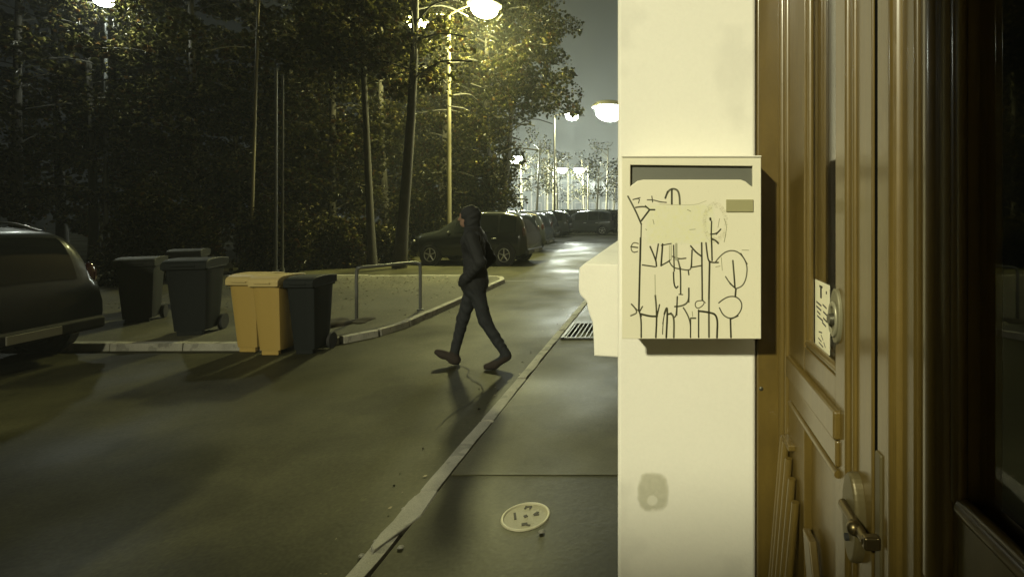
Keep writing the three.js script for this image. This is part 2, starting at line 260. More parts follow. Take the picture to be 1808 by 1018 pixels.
// ---------------------------------------------------------------- double door
const door = thing('double_door', 'varnished brown wooden double door with glazed leaves and carved lower panel', 'door');
{
  const T = 0.055, x = DX;
  const fr = part(door, 'jamb', merge([rbx(JX + 0.002, x - 0.001, 0.1, 2.748, DZ - 0.06, DZ + 0.006, 0.005), rbx(x + 0.004, x + 0.06, 0.1, 2.748, DZ, DZ + 0.03, 0.003)]), M.wood);
  const bead = (z, r, y0, y1, off = 0, nm = 'moulding', par = door) => { const g = new THREE.CylinderGeometry(r, r, y1 - y0, 20, 1, false); g.translate(x + off, (y0 + y1) / 2, z); return part(par, nm, uvm(g), M.wood); };
  const run = (z0, z1, y, r, off = 0, nm = 'moulding', par = door) => { const g = new THREE.CylinderGeometry(r, r, Math.abs(z1 - z0), 14); g.rotateX(Math.PI / 2); g.translate(x + off, y, (z0 + z1) / 2); return part(par, nm, uvm(g), M.wood); };
  // frame fillets at the jamb corner
  bead(DZ + 0.012, 0.012, 0.1, 2.748, -0.004, 'jamb_moulding'); bead(DZ + 0.047, 0.010, 0.1, 2.748, 0.002, 'jamb_moulding');
  // left leaf
  const L = part(door, 'leaf', merge([
    rbx(x, x + T, 0.12, 2.7, -1.385, -1.237, 0.003), rbx(x, x + T, 0.12, 2.7, -1.014, -0.836, 0.003),
    rbx(x + 0.001, x + T, 1.12, 1.32, -1.2375, -1.0135, 0.002), rbx(x + 0.001, x + T, 2.5, 2.7, -1.2375, -1.0135, 0.002), rbx(x + 0.001, x + T, 0.12, 0.3, -1.2375, -1.0135, 0.002)]), M.wood);
  part(L, 'pane', bx(x + 0.026, x + 0.030, 1.30, 2.52, -1.245, -1.005), M.glass);
  for (const z of [-1.237, -1.014]) bead(z + (z < -1.1 ? 0.006 : -0.006), 0.008, 1.32, 2.5, 0.014, 'glazing_bead', L);
  run(-1.237, -1.014, 1.328, 0.010, 0.012, 'glazing_bead', L); run(-1.237, -1.014, 2.492, 0.010, 0.012, 'glazing_bead', L);
  // drip rail below the glass, two steps
  part(L, 'drip_rail', rbx(x - 0.013, x + 0.004, 1.205, 1.262, -1.37, -0.985, 0.006, 3), M.wood);
  part(L, 'drip_rail', rbx(x - 0.007, x + 0.004, 1.15, 1.203, -1.36, -0.99, 0.006, 3), M.wood);
  run(-1.36, -0.99, 1.138, 0.008, -0.002, 'moulding', L);
  // vertical beads on the lock stile
  bead(-0.940, 0.007, 0.3, 2.6, -0.001, 'moulding', L); bead(-0.905, 0.005, 0.3, 2.6, -0.001, 'moulding', L);
  // carved linenfold panel in the lower half
  part(L, 'lower_panel', rbx(x + 0.018, x + 0.05, 0.28, 1.14, -1.245, -1.005, 0.003), M.wood);
  [[-1.40, 1.03], [-1.372, 1.03], [-1.34, 1.0], [-1.305, 0.965], [-1.27, 0.925]].forEach(([z, t]) => part(L, 'carved_fold', uvm(cyl(0.013, 0.010, V(x - 0.072, 0.25, z), V(x - 0.012, t, z), 12)), M.wood));
  part(L, 'carved_cap', rbx(x - 0.018, x + 0.004, 1.026, 1.042, -1.39, -1.32, 0.003), M.wood);
  const leafShape = (pts, z, dx) => { const s = new THREE.Shape(); pts.forEach(([a, b], i) => i ? s.lineTo(a, b) : s.moveTo(a, b)); const g = new THREE.ExtrudeGeometry(s, { depth: 0.012, bevelEnabled: true, bevelSize: 0.003, bevelThickness: 0.003, bevelSegments: 2 }); g.rotateY(-Math.PI / 2); g.translate(x + dx, 0, z); part(L, 'carved_leaf', uvm(g), M.wood); };
  leafShape([[0, 0.9], [0.045, 0.9], [0.13, 0.72], [0.13, 0.62], [0.055, 0.74]], -1.20, 0.002);
  leafShape([[0, 0.72], [0.05, 0.62], [0.10, 0.45], [0.04, 0.5]], -1.19, 0.004);
  // right leaf
  const R = part(door, 'leaf', merge([
    rbx(x, x + T, 0.12, 2.7, -0.816, -0.595, 0.003), rbx(x, x + T, 0.12, 2.7, -0.10, NZ - 0.002, 0.003),
    rbx(x + 0.001, x + T, 1.0, 1.30, -0.5955, -0.0995, 0.002), rbx(x + 0.001, x + T, 2.5, 2.7, -0.5955, -0.0995, 0.002), rbx(x + 0.001, x + T, 0.12, 0.3, -0.5955, -0.0995, 0.002), rbx(x + 0.016, x + 0.05, 0.28, 1.02, -0.60, -0.095, 0.002)]), M.wood);
  part(R, 'pane', bx(x + 0.020, x + 0.024, 1.28, 2.52, -0.605, -0.09), M.glass);
  bead(-0.745, 0.016, 0.2, 2.68, 0.002, 'moulding', R); bead(-0.684, 0.006, 0.2, 2.68, -0.001, 'moulding', R);
  bead(-0.628, 0.026, 1.2, 2.68, 0.006, 'moulding', R); bead(-0.597, 0.009, 1.31, 2.5, 0.004, 'glazing_bead', R);
  run(-0.59, -0.10, 1.306, 0.012, 0.006, 'glazing_bead', R);
  part(R, 'drip_rail', rbx(x - 0.016, x + 0.004, 1.16, 1.215, -0.6, -0.11, 0.006, 3), M.wood);
  part(R, 'keeper_plate', rbx(x - 0.004, x + 0.002, 0.6, 1.268, -0.816, -0.795, 0.003), std([0.09, 0.072, 0.03], 0.5));
  part(door, 'gap_shade', bx(x + 0.004, x + 0.03, 0.12, 2.7, -0.8345, -0.8165), std([0.004, 0.004, 0.003], 0.95, { specularIntensity: 0.1 }));  // black strip stands in for the shade in the gap between the leaves
  // latch over the gap
  const lk = part(L, 'latch_plate', (() => { const s = new THREE.Shape(); s.absellipse(0, 0, 0.030, 0.072, 0, Math.PI * 2); const g = new THREE.ExtrudeGeometry(s, { depth: 0.008, bevelEnabled: true, bevelSize: 0.005, bevelThickness: 0.008, bevelSegments: 4, curveSegments: 20 }); g.rotateY(-Math.PI / 2); g.translate(x - 0.002, 1.115, -0.893); return g; })(), std([0.13, 0.105, 0.045], 0.45, { metalness: 0.3 }));
  part(lk, 'bolt', cyl(0.008, 0.008, V(x - 0.024, 1.132, -0.905), V(x - 0.024, 1.132, -0.80), 14), M.brass);
  part(lk, 'knob', (() => { const g = new THREE.SphereGeometry(0.012, 18, 12); g.translate(x - 0.03, 1.132, -0.835); return g; })(), M.brass);
  part(lk, 'keyhole', cyl(0.006, 0.006, V(x - 0.016, 1.08, -0.893), V(x - 0.024, 1.08, -0.893), 12), M.boxDark);
  part(R, 'latch_keeper', rbx(x - 0.03, x - 0.004, 1.122, 1.143, -0.805, -0.790, 0.004, 2), M.brass);
  const rose = part(L, 'lock_rose', (() => { const s = new THREE.Shape(); s.absellipse(0, 0, 0.024, 0.05, 0, Math.PI * 2); const g = new THREE.ExtrudeGeometry(s, { depth: 0.004, bevelEnabled: true, bevelSize: 0.003, bevelThickness: 0.003, bevelSegments: 3, curveSegments: 24 }); g.rotateY(-Math.PI / 2); g.translate(x - 0.001, 1.443, -0.998); return g; })(), std([0.2, 0.185, 0.11], 0.5, { metalness: 0.3 }));
  part(rose, 'lock_ring', (() => { const g = new THREE.TorusGeometry(0.02, 0.0035, 8, 28); g.scale(1, 1.5, 1); g.rotateY(Math.PI / 2); g.translate(x - 0.010, 1.437, -0.998); return g; })(), std([0.3, 0.285, 0.19], 0.4, { metalness: 0.4 }));
  part(rose, 'lock_cylinder', (() => { const g = new THREE.CylinderGeometry(0.010, 0.012, 0.010, 20); g.rotateZ(Math.PI / 2); g.translate(x - 0.014, 1.437, -0.998); return g; })(), M.steel);
  part(door, 'screw_head', (() => { const g = new THREE.SphereGeometry(0.006, 12, 8); g.scale(1, 1, 0.5); const c = P(1344, 686, 1.442); g.translate(c.x, c.y, DZ + 0.007); return g; })(), M.steel);
  // top frame of the doorway
  part(door, 'head_frame', rbx(x + 0.004, x + 0.06, 2.702, 2.75, DZ + 0.03, NZ - 0.002, 0.003), M.wood);
}
// notice on the door glass
function canvasTex(w, h, draw) { const c = document.createElement('canvas'); c.width = w; c.height = h; draw(c.getContext('2d'), w, h); const t = new THREE.CanvasTexture(c); t.colorSpace = THREE.SRGBColorSpace; return t; }
{
  const t = canvasTex(256, 512, (c, w, h) => {
    c.fillStyle = '#e9e4c6'; c.fillRect(0, 0, w, h); c.fillStyle = '#26241a'; c.strokeStyle = '#26241a';
    c.fillRect(95, 30, 30, 95); c.fillRect(80, 30, 60, 16); c.fillRect(196, 52, 20, 22);
    c.lineWidth = 13; for (const [y, a, b] of [[170, 24, 120], [205, 24, 116], [240, 40, 100], [275, 40, 150], [165, 140, 210], [215, 150, 220], [262, 150, 218], [300, 130, 200]]) { c.beginPath(); c.moveTo(a, y); c.lineTo(b, y + 12); c.stroke(); }
    c.lineWidth = 10; for (const [a, b, d, e] of [[70, 390, 130, 380], [110, 400, 150, 430], [60, 440, 120, 450], [70, 470, 150, 480], [160, 440, 190, 470]]) { c.beginPath(); c.moveTo(a, b); c.lineTo(d, e); c.stroke(); }
  });
  const n = thing('paper_notice', 'narrow white printed notice stuck low on the glazed door leaf', 'notice');
  const g = new THREE.BoxGeometry(0.105, 0.157, 0.0008); g.rotateY(-Math.PI / 2); g.translate(DX + 0.0252, 1.405, -1.178); part(n, 'sheet', g, std([1, 1, 1], 0.7, { map: t }));
}
// ---------------------------------------------------------------- letterbox
{
  const d = 1.33, X = px => (px - VPX) * d / FOC, Y = py => EYE - (py - VPY) * d / FOC, zf = -d;
  const o = thing('letterbox', 'white metal letterbox covered in black scrawled graffiti on the cream pier', 'letterbox');
  const x0 = X(1099), x1 = X(1343), y0 = Y(597), y1 = Y(278);
  part(o, 'case', rbx(x0 + 0.004, x1 - 0.004, y0 + 0.004, y1 - 0.004, DZ + 0.001, zf - 0.012, 0.004), M.enamel);
  const s = new THREE.Shape(); s.moveTo(x0, y0); s.lineTo(x1, y0); s.lineTo(x1, y1); s.lineTo(x0, y1); s.closePath();
  const h = new THREE.Path(); [[1112, 290], [1330, 292], [1330, 331], [1324, 328], [1316, 321], [1308, 318], [1136, 318], [1126, 320], [1118, 326], [1112, 330]].forEach(([a, b], i) => i ? h.lineTo(X(a), Y(b)) : h.moveTo(X(a), Y(b))); h.closePath(); s.holes.push(h);
  const g = new THREE.ExtrudeGeometry(s, { depth: 0.009, bevelEnabled: true, bevelSize: 0.0015, bevelThickness: 0.0015, bevelSegments: 2 }); g.translate(0, 0, zf - 0.0105);
  const p = g.attributes.position, uv = g.attributes.uv; for (let i = 0; i < p.count; i++) uv.setXY(i, (p.getX(i) - x0) / (x1 - x0), (p.getY(i) - y0) / (y1 - y0));
  const k = 4, W = 244 * k, H = 319 * k;
  const A = pts => pts.map(([a, b]) => [(1090 + a / 5.09 - 1099) * k, (260 + b / 5.09 - 278) * k]), B = pts => pts.map(([a, b]) => [(1090 + a / 4.63 - 1099) * k, (420 + b / 4.63 - 278) * k]);
  const graffiti = canvasTex(W, H, c => {
    c.fillStyle = '#e3e1d2'; c.fillRect(0, 0, W, H);
    const q = mul(5);
    // grey rubbed rectangle and glue remains of a torn-off sticker
    for (let i = 0; i < 5200; i++) { const u = q(), v = q(), x = (1142 + u * 118 - 1099) * k, y = (362 + v * 68 - 278) * k; c.fillStyle = `rgba(${170 + q() * 30 | 0},${168 + q() * 28 | 0},${140 + q() * 30 | 0},0.016)`; c.beginPath(); c.ellipse(x, y, 6 + 16 * q(), 4 + 9 * q(), q() * 3, 0, 7); c.fill(); }
    for (let i = 0; i < 900; i++) { const a = q() * 6.28, r = 20 + 8 * q(), x = (1262 + Math.cos(a) * r * 0.8 - 1099) * k, y = (392 + Math.sin(a) * r * 1.3 - 278) * k; c.fillStyle = `rgba(120,112,70,${0.05 + 0.1 * q()})`; c.fillRect(x, y, 2 + 7 * q(), 2 + 4 * q()); }
    for (let i = 0; i < 700; i++) { c.fillStyle = `rgba(90,84,50,${0.02 + 0.05 * q()})`; c.fillRect(q() * W, q() * H, 1 + 4 * q(), 1 + 30 * q() * q()); }
    const line = (pts, w, col = '#2a2a18', again = true) => { c.globalAlpha = 0.72 + 0.28 * q(); c.strokeStyle = col; c.lineWidth = w * (0.7 + 0.45 * q()); c.lineCap = c.lineJoin = 'round'; c.beginPath(); pts.forEach(([a, b], i) => { if (!i) c.moveTo(a, b); else if (i < pts.length - 1) c.quadraticCurveTo(a, b, (a + pts[i + 1][0]) / 2, (b + pts[i + 1][1]) / 2); else c.lineTo(a, b); }); c.stroke(); c.globalAlpha = 1; if (again && pts.length > 1) { const n = 1 + Math.floor(q() * (pts.length - 1)); line(pts.slice(Math.max(0, n - 1), n + 1).map(([a, b]) => [a + 3 * (q() - 0.5), b + 3 * (q() - 0.5)]), w * 0.75, col, false); } };
    const w = 12, soft = '#8b8a6c';
    for (const s of [[[95, 440], [160, 560], [215, 690]], [[215, 690], [212, 850], [206, 1018]], [[165, 540], [250, 525], [290, 560]], [[290, 560], [335, 560]], [[290, 560], [215, 660]], [[432, 455], [450, 395], [500, 368], [545, 385], [560, 440], [562, 510]], [[490, 375], [490, 510]], [[848, 665], [842, 790], [850, 860], [852, 1018]], [[840, 780], [890, 780], [930, 735]]]) line(A(s), w);
    for (const s of [[[140, 470], [205, 450], [190, 500]], [[270, 472], [320, 470], [380, 490], [440, 495]], [[310, 440], [318, 490]], [[850, 820], [885, 835], [910, 862]], [[188, 865], [150, 848], [122, 885], [126, 930], [150, 945], [182, 935]], [[122, 892], [182, 900]]]) line(A(s), 9, '#34331f');
    line(A([[380, 510], [500, 516], [700, 520], [800, 480]]), 3, '#a09c78'); line(A([[836, 638], [838, 652]]), 13);
    for (const s of [[[960, 640], [985, 700], [975, 780], [960, 850]], [[920, 640], [905, 720]], [[630, 560], [660, 575]], [[650, 740], [700, 735]], [[320, 650], [330, 690]], [[255, 735], [262, 742]]]) line(A(s), 5, soft);
    for (const s of [[[190, 0], [182, 300], [176, 590]], [[268, 70], [315, 175], [320, 230]], [[335, 50], [315, 175]], [[370, 50], [358, 225]], [[358, 225], [415, 195], [430, 180]], [[425, 190], [445, 240], [520, 255], [590, 265], [605, 240], [612, 100]], [[600, 65], [640, 115], [690, 150]], [[690, 40], [695, 510]], [[725, 40], [735, 140], [750, 200], [825, 200]], [[755, 200], [748, 500], [750, 810]],
      [[800, 200], [850, 130], [935, 95], [1010, 125], [1062, 210], [1060, 310], [1030, 390], [970, 415]], [[970, 415], [920, 370], [885, 315]], [[945, 185], [955, 300], [962, 400]], [[970, 415], [965, 475]], [[830, 530], [880, 485], [960, 472], [1012, 510], [1022, 570], [985, 635], [925, 662], [865, 632], [835, 570]], [[925, 660], [930, 812]],
      [[180, 605], [195, 640], [195, 812]], [[190, 620], [260, 640], [325, 640]], [[310, 470], [325, 600], [315, 812]], [[410, 625], [440, 612], [465, 650], [462, 812]], [[385, 620], [405, 550], [410, 620], [400, 812]], [[540, 570], [600, 655], [598, 812]], [[665, 590], [665, 812]], [[665, 597], [750, 605], [822, 632], [815, 812]], [[460, 280], [460, 370], [480, 415], [495, 395]], [[495, 180], [518, 240], [518, 460]], [[470, 560], [520, 560], [585, 525], [585, 410]], [[490, 480], [485, 630], [465, 650]], [[460, 60], [465, 270]], [[770, 0], [775, 180]]]) line(B(s), w);
    for (const s of [[[115, 540], [180, 605], [110, 635]], [[205, 560], [180, 605]], [[205, 220], [310, 235]], [[605, 240], [690, 225]], [[580, 265], [585, 300]], [[450, 150], [500, 172], [560, 165]], [[700, 510], [722, 530], [665, 580], [635, 560], [640, 515], [700, 510]], [[770, 10], [800, 15], [825, 45]], [[505, 460], [535, 462]], [[600, 655], [640, 655]], [[370, 785], [372, 700], [385, 620]], [[345, 545], [325, 640]], [[360, 60], [440, 45]]]) line(B(s), 9, '#34331f');
    for (const s of [[[308, 300], [310, 470]], [[1020, 98], [1075, 100]], [[850, 160], [858, 265]], [[805, 235], [840, 230]], [[425, 60], [425, 180]], [[612, 600], [616, 640]]]) line(B(s), 5, soft);
    line(B([[482, 50], [482, 175]]), 20, '#a3a592'); line(B([[440, 60], [440, 175]]), 9, '#b0b19c');
  });
  part(o, 'front_door', g, std([0.93, 0.9, 0.8], 0.42, { map: graffiti }));
  part(o, 'flap', bx(X(1108), X(1334), Y(335), Y(286), zf - 0.0118, zf - 0.0098), M.flap);
  part(o, 'name_plate', rbx(X(1282), X(1330), Y(374), Y(352), zf - 0.001, zf + 0.0035, 0.0012), std([0.3, 0.28, 0.14], 0.5));
  part(o, 'top_lip', rbx(x0 - 0.002, x1 + 0.002, y1 + 0.001, y1 + 0.005, DZ + 0.001, zf + 0.004, 0.0015), M.enamel);
}
// ---------------------------------------------------------------- street lamps
const lampLight = (at, rgb, cd, par, aim, cone = 0.84, wide = 6) => { const c = new THREE.Color().setRGB(...rgb), l = aim ? new THREE.SpotLight(c, cd, 0, cone, 0.45, 2) : new THREE.PointLight(c, cd, 0, 2); l.position.copy(at); if (aim) { l.target.position.copy(aim); l.target.name = 'lamp_aim'; par.add(l.target); } l.castShadow = true; l.shadow.radius = wide; l.name = 'lamp_light'; par.add(l); };
function lampHead(o, at, rgb, cd, glow, s = 1, aim, cone) { // a bowl wider than half a metre has its light just below it
  const hg = new THREE.SphereGeometry(0.30 * s, 20, 8, 0, Math.PI * 2, 0, Math.PI / 2); hg.scale(1, 0.42, 1); hg.translate(at.x, at.y + 0.06 * s, at.z);
  const h = part(o, 'lamp_head', hg, M.lampBody);
  const bg = new THREE.SphereGeometry(0.235 * s, 24, 14); bg.scale(1, 0.7, 1); bg.translate(at.x, at.y, at.z);
  part(h, 'lamp_bowl', bg, new THREE.MeshStandardMaterial({ color: 0x111111, emissive: new THREE.Color().setRGB(...rgb), emissiveIntensity: glow, roughness: 0.5 }));
  lampLight(s > 1.04 ? V(at.x, at.y - 0.17 * s - 0.08, at.z) : at, rgb, cd, o, aim, cone, 0.235 * s / 0.02);
}
function streetLamp(label, base, heads, r = 0.085, mat = M.pole) {
  const o = thing('street_lamp', label, 'street lamp', 'street lamps'), top = heads[0].at.y + 0.1;
  part(o, 'pole', cyl(r, r * 0.6, base, V(base.x, top, base.z), 14), mat);
  part(o, 'pole_base', cyl(r * 1.6, r * 1.5, base, V(base.x, base.y + 0.7, base.z), 14), mat);
  for (const h of heads) {
    const b = V(base.x, top - 0.05, base.z), m = b.clone().lerp(h.at, 0.5); m.y += 0.18; const e = h.at.clone(); e.y += 0.14;
    part(o, 'arm', new THREE.TubeGeometry(new THREE.CatmullRomCurve3([b, m, e]), 12, r * 0.42, 8), mat);
    lampHead(o, h.at, h.rgb, h.cd, h.glow ?? 40, h.s ?? 1, h.aim, h.cone);
  }
  return o;
}
const lampAt = (px, py, hgt) => P(px, py, FOC * (hgt - EYE) / (VPY - py));
const L1 = lampAt(855, 15, 8.5), L2 = lampAt(735, 40, 8.5);
streetLamp('tall pale double-armed street lamp post standing behind the parked cars', V((L1.x + L2.x) / 2, ROAD, (L1.z + L2.z) / 2), [{ at: L1, rgb: PALE, cd: 560, s: 1.9 }, { at: L2, rgb: PALE, cd: 220, s: 1.4 }]);
const L4 = lampAt(1010, 205, 8.5); streetLamp('single-armed street lamp in the open sky gap between trees and house', V(L4.x - 1.3, ROAD, L4.z), [{ at: L4, rgb: COOL, cd: 220, s: 2.0 }]);
const L5 = lampAt(910, 280, 6.6); streetLamp('far bright street lamp at the edge of the tree crowns', V(L5.x - 1.2, ROAD, L5.z), [{ at: L5, rgb: COOL, cd: 1600, s: 2.8 }]);
const L6 = lampAt(992, 300, 6); streetLamp('small far street lamp before the pale block, beside its twin', V(L6.x - 1.0, ROAD, L6.z), [{ at: L6, rgb: COOL, cd: 700, s: 2.2 }]);
const L7 = lampAt(1022, 300, 6); streetLamp('small far street lamp before the pale block, nearer the house wall', V(L7.x + 1.0, ROAD, L7.z), [{ at: L7, rgb: COOL, cd: 700, s: 2.2 }]);
const L8 = lampAt(182, 2, 8.2); streetLamp('street lamp hidden among dark leaves above the left parked car', V(L8.x - 0.8, ROAD, L8.z - 0.8), [{ at: L8, rgb: COOL, cd: 50, s: 1.0 }], 0.07, M.poleGrey);
streetLamp('street lamp behind the doorway that lights the pier and letterbox', V(-4.8, ROAD, 6.1), [{ at: V(-3.85, 5.9, 5.7), rgb: WARM, cd: 325, s: 1.02, aim: V(-1.5, 0, -2.5), cone: 0.62 }]);
{ // wall lamp on the house
  const at = lampAt(1076, 197, 5.6), o = thing('wall_lamp', 'glaring lamp on a bracket arm fixed to the house wall', 'wall lamp');
  part(o, 'arm', new THREE.TubeGeometry(new THREE.CatmullRomCurve3([V(FX + 0.05, at.y - 0.2, at.z), V((FX + at.x) / 2, at.y + 0.25, at.z), V(at.x, at.y + 0.16, at.z)]), 14, 0.03, 8), M.poleGrey);
  part(o, 'wall_plate', bx(FX - 0.03, FX + 0.02, at.y - 0.45, at.y + 0.05, at.z - 0.1, at.z + 0.1), M.poleGrey);
  lampHead(o, at, COOL, 45, 60, 2.4);
}
// slim posts on the left
function slimPost(label, px0, py0, px1, py1, d, r, mat) { const o = thing('slim_post', label, 'post'), a = P(px1, py1, d), b = P(px0, py0, d); a.y = ROAD; part(o, 'shaft', cyl(r, r * 0.8, a, b, 10), mat); part(o, 'cap', (() => { const g = new THREE.SphereGeometry(r * 1.1, 10, 8); g.translate(b.x, b.y, b.z); return g; })(), mat); part(o, 'foot', cyl(r * 2, r * 1.6, a, V(a.x, a.y + 0.25, a.z), 12), mat); }
slimPost('tall thin yellowish post rising above the dark rounded bush', 457, -40, 441, 380, 13.5, 0.042, M.pole);
slimPost('grey post standing just behind the black wheeled bin', 487, 122, 486, 480, 12.6, 0.04, M.poleGrey);
slimPost('slimmer grey post paired closely with a longer grey post', 499, 132, 498, 480, 13.1, 0.03, M.poleGrey);

// ---------------------------------------------------------------- trees and shrubs
function leafGeo(n, sampler, size, tint, seed, thin = false) {
  const q = mul(seed), pos = new Float32Array(n * 12), nor = new Float32Array(n * 12), col = new Float32Array(n * 12), ix = new Uint32Array(n * 6);
  const a = V(), b = V(), u = V(), w = V(), c = V(), nn = V();
  for (let i = 0; i < n; i++) {
    sampler(q, c);
    u.set(q() - 0.5, q() - 0.6, q() - 0.5).normalize(); w.set(q() - 0.5, q() - 0.5, q() - 0.5).cross(u).normalize();
    const s = size * (0.6 + 0.9 * q()), hw = s * 0.42; nn.crossVectors(u, w).normalize();
    const pts = [[0, 0, 0], [0.5, 1, 0.12], [1, 0, 0], [0.5, -1, 0.12]];
    const t = tint(q);
    for (let k = 0; k < 4; k++) {
      const [l, m, h] = pts[k], o = (i * 4 + k) * 3;
      pos[o] = c.x + u.x * s * l + w.x * hw * m + nn.x * s * h; pos[o + 1] = c.y + u.y * s * l + w.y * hw * m + nn.y * s * h; pos[o + 2] = c.z + u.z * s * l + w.z * hw * m + nn.z * s * h;
      nor[o] = nn.x; nor[o + 1] = nn.y; nor[o + 2] = nn.z; col[o] = t[0]; col[o + 1] = t[1]; col[o + 2] = t[2];
    }
    ix.set([i * 4, i * 4 + 1, i * 4 + 2, i * 4, i * 4 + 2, i * 4 + 3], i * 6);
  }
  const g = new THREE.BufferGeometry(); g.setAttribute('position', new THREE.BufferAttribute(pos, 3)); g.setAttribute('normal', new THREE.BufferAttribute(nor, 3)); g.setAttribute('color', new THREE.BufferAttribute(col, 3)); g.setIndex(new THREE.BufferAttribute(ix, 1)); return g;
}
const greenTint = q => { const k = 0.6 + 0.8 * q(), b = q(); return b < 0.1 ? [0.16 * k, 0.09 * k, 0.025 * k] : b < 0.3 ? [0.36 * k, 0.32 * k, 0.12 * k] : [0.1 * k, 0.1 * k, 0.026 * k]; };
// branches fan out from the trunk; leaf clumps sit along them
function tree(name, label, group, base, H, r, { from = 0.2, rad = 2.2, n = 9000, size = 0.13, lean = 0, tint = greenTint, seed = 1, clumpR = 0.55, branches = 26, squash = 0.8, rightCut = 1e9, back = false, zMax = 1e9, xMax = 1e9 }) {
  const q = mul(seed * 977 + 3), o = thing(name, label, 'tree', group), tr = [];
  const top = V(base.x + lean, base.y + H, base.z + (q() - 0.5)), k1 = base.clone().lerp(top, 0.45).add(V((q() - 0.5) * 0.5, 0, (q() - 0.5) * 0.4));
  const spine = new THREE.CatmullRomCurve3([base, k1, top]);
  for (let i = 0; i < 8; i++) { const a = spine.getPoint(i / 8), b = spine.getPoint((i + 1) / 8); tr.push(cyl(r * (1 - 0.085 * i) + (i ? 0 : r * 0.25), r * (1 - 0.085 * (i + 1)), a, b, 10)); }
  part(o, 'trunk', merge(tr), M.bark);
  const limbs = [], clumps = [];
  for (let i = 0; i < branches; i++) {
    const t = lerp(from, 0.98, (i + q()) / branches), a = spine.getPoint(t), ang = i * 2.4 + q() * 0.8, len = rad * (1.05 - 0.75 * Math.abs(t - 0.55)) * (0.55 + 0.6 * q());
    const e = V(a.x + Math.cos(ang) * len, a.y + len * (0.35 * q() - 0.05), a.z + (back ? -Math.abs(Math.sin(ang)) - 0.15 : Math.sin(ang)) * len), m = a.clone().lerp(e, 0.5); m.y += 0.12 * len;
    limbs.push(new THREE.TubeGeometry(new THREE.CatmullRomCurve3([a, m, e]), 6, r * 0.16, 5));
    for (const f of [0.4, 0.7, 1.0]) { const c = a.clone().lerp(e, f); c.y += (q() - 0.4) * 0.5; if ((c.x < rightCut || c.y > 5.6) && c.z < zMax && c.x < xMax) clumps.push([c, clumpR * (0.5 + q())]); }
  }
  part(o, 'limbs', merge(limbs), M.bark);
  const N = clumps.length;
  const g = leafGeo(n, (p, c) => {
    const [cc, cr] = clumps[Math.min(N - 1, Math.floor(p() * N))]; const th = p() * 6.283, z = 2 * p() - 1, rr2 = cr * Math.cbrt(0.15 + 0.85 * p()), s = Math.sqrt(1 - z * z);
    c.set(cc.x + Math.cos(th) * s * rr2, cc.y + z * rr2 * squash, cc.z + Math.sin(th) * s * rr2);
  }, size, tint, seed * 31 + 5);
  part(o, 'crown', g, M.leafThin);
  return o;
}
const GR = 'trees behind the parked cars';
const tb = (px, d) => V((px - VPX) * d / FOC, ROAD, -d);
tree('slim_tree', 'slim dark trunk in the wood, first in from the dark gap', GR, tb(657, 15.6), 12, 0.12, { from: 0.5, rad: 2.2, n: 11000, lean: -0.35, branches: 30, seed: 1 });
tree('broad_tree', 'thickest dark trunk in the wood beside the double street lamp', GR, tb(705, 15.2), 13, 0.17, { from: 0.48, rad: 2.3, n: 9000, lean: 0.3, branches: 34, xMax: -7.35, seed: 2 });
tree('bushy_tree', 'bushy lit tree between the two dark slim trunks', GR, tb(685, 20.5), 12, 0.16, { from: 0.1, rad: 2.5, n: 13000, back: true, seed: 18 });
tree('slim_tree', 'dark trunk right behind the double lamp post', GR, tb(775, 21), 12.5, 0.2, { from: 0.1, rad: 2.5, n: 13000, back: true, seed: 3 });
tree('leafy_tree', 'leafy tree whose crown glows beside the double lamp', GR, tb(868, 20.2), 11.5, 0.18, { from: 0.16, rad: 2.6, n: 17000, seed: 4, size: 0.12, branches: 54, rightCut: -6.2, zMax: -18.5 });
tree('leafy_tree', 'leafy tree whose crown edges the open sky gap', GR, tb(884, 20.6), 12.5, 0.15, { lean: 0.9, from: 0.42, rad: 2.5, n: 15000, rightCut: -6.2, seed: 5, size: 0.13, branches: 46, zMax: -18.6 });
tree('bushy_tree', 'bushy tree left of the slim trunks with scattered lit leaves', GR, tb(585, 17.2), 12, 0.14, { from: 0.1, rad: 2.4, n: 15000, branches: 36, seed: 6 });
tree('bushy_tree', 'bushy dim tree behind the pair of slim posts', GR, tb(520, 20), 9, 0.14, { from: 0.1, rad: 2.2, n: 8000, seed: 7, tint: greenTint });
tree('low_tree', 'low dim tree behind the tall thin post', GR, tb(425, 19), 7, 0.12, { from: 0.15, rad: 2.0, n: 6500, seed: 8, tint: greenTint });
tree('dark_tree', 'dark tree with bright leaves round the hidden lamp', 'dark trees on the left', tb(165, 17.0), 10, 0.13, { back: true, from: 0.4, rad: 1.8, n: 5200, seed: 9, size: 0.16, clumpR: 0.5 });
tree('dark_tree', 'dark tree filling the corner above the left parked car', 'dark trees on the left', tb(30, 15.5), 10, 0.16, { from: 0.2, rad: 2.2, n: 6000, seed: 10, tint: greenTint });
tree('dark_tree', 'dark tree between the hidden lamp and the black gap', 'dark trees on the left', tb(265, 18), 11, 0.14, { from: 0.1, rad: 2.4, n: 11000, seed: 11 });
tree('dark_tree', 'tall dark tree added behind the big black bush to block hazy sky', 'dark trees on the left', tb(345, 17.5), 12, 0.16, { from: 0.08, rad: 2.5, n: 13000, seed: 15 });  // added to hide lit haze and darken the left
tree('dark_tree', 'tall dark tree added behind the tall thin post to block hazy sky', 'dark trees on the left', tb(440, 21), 13, 0.16, { from: 0.08, rad: 2.8, n: 13000, seed: 16, size: 0.15 });  // added likewise, to keep the hazy sky from showing
tree('dark_tree', 'dark tree behind the street lamp hidden in leaves', 'dark trees on the left', tb(110, 19.5), 12, 0.16, { from: 0.08, rad: 3, n: 13000, seed: 17, size: 0.15 });
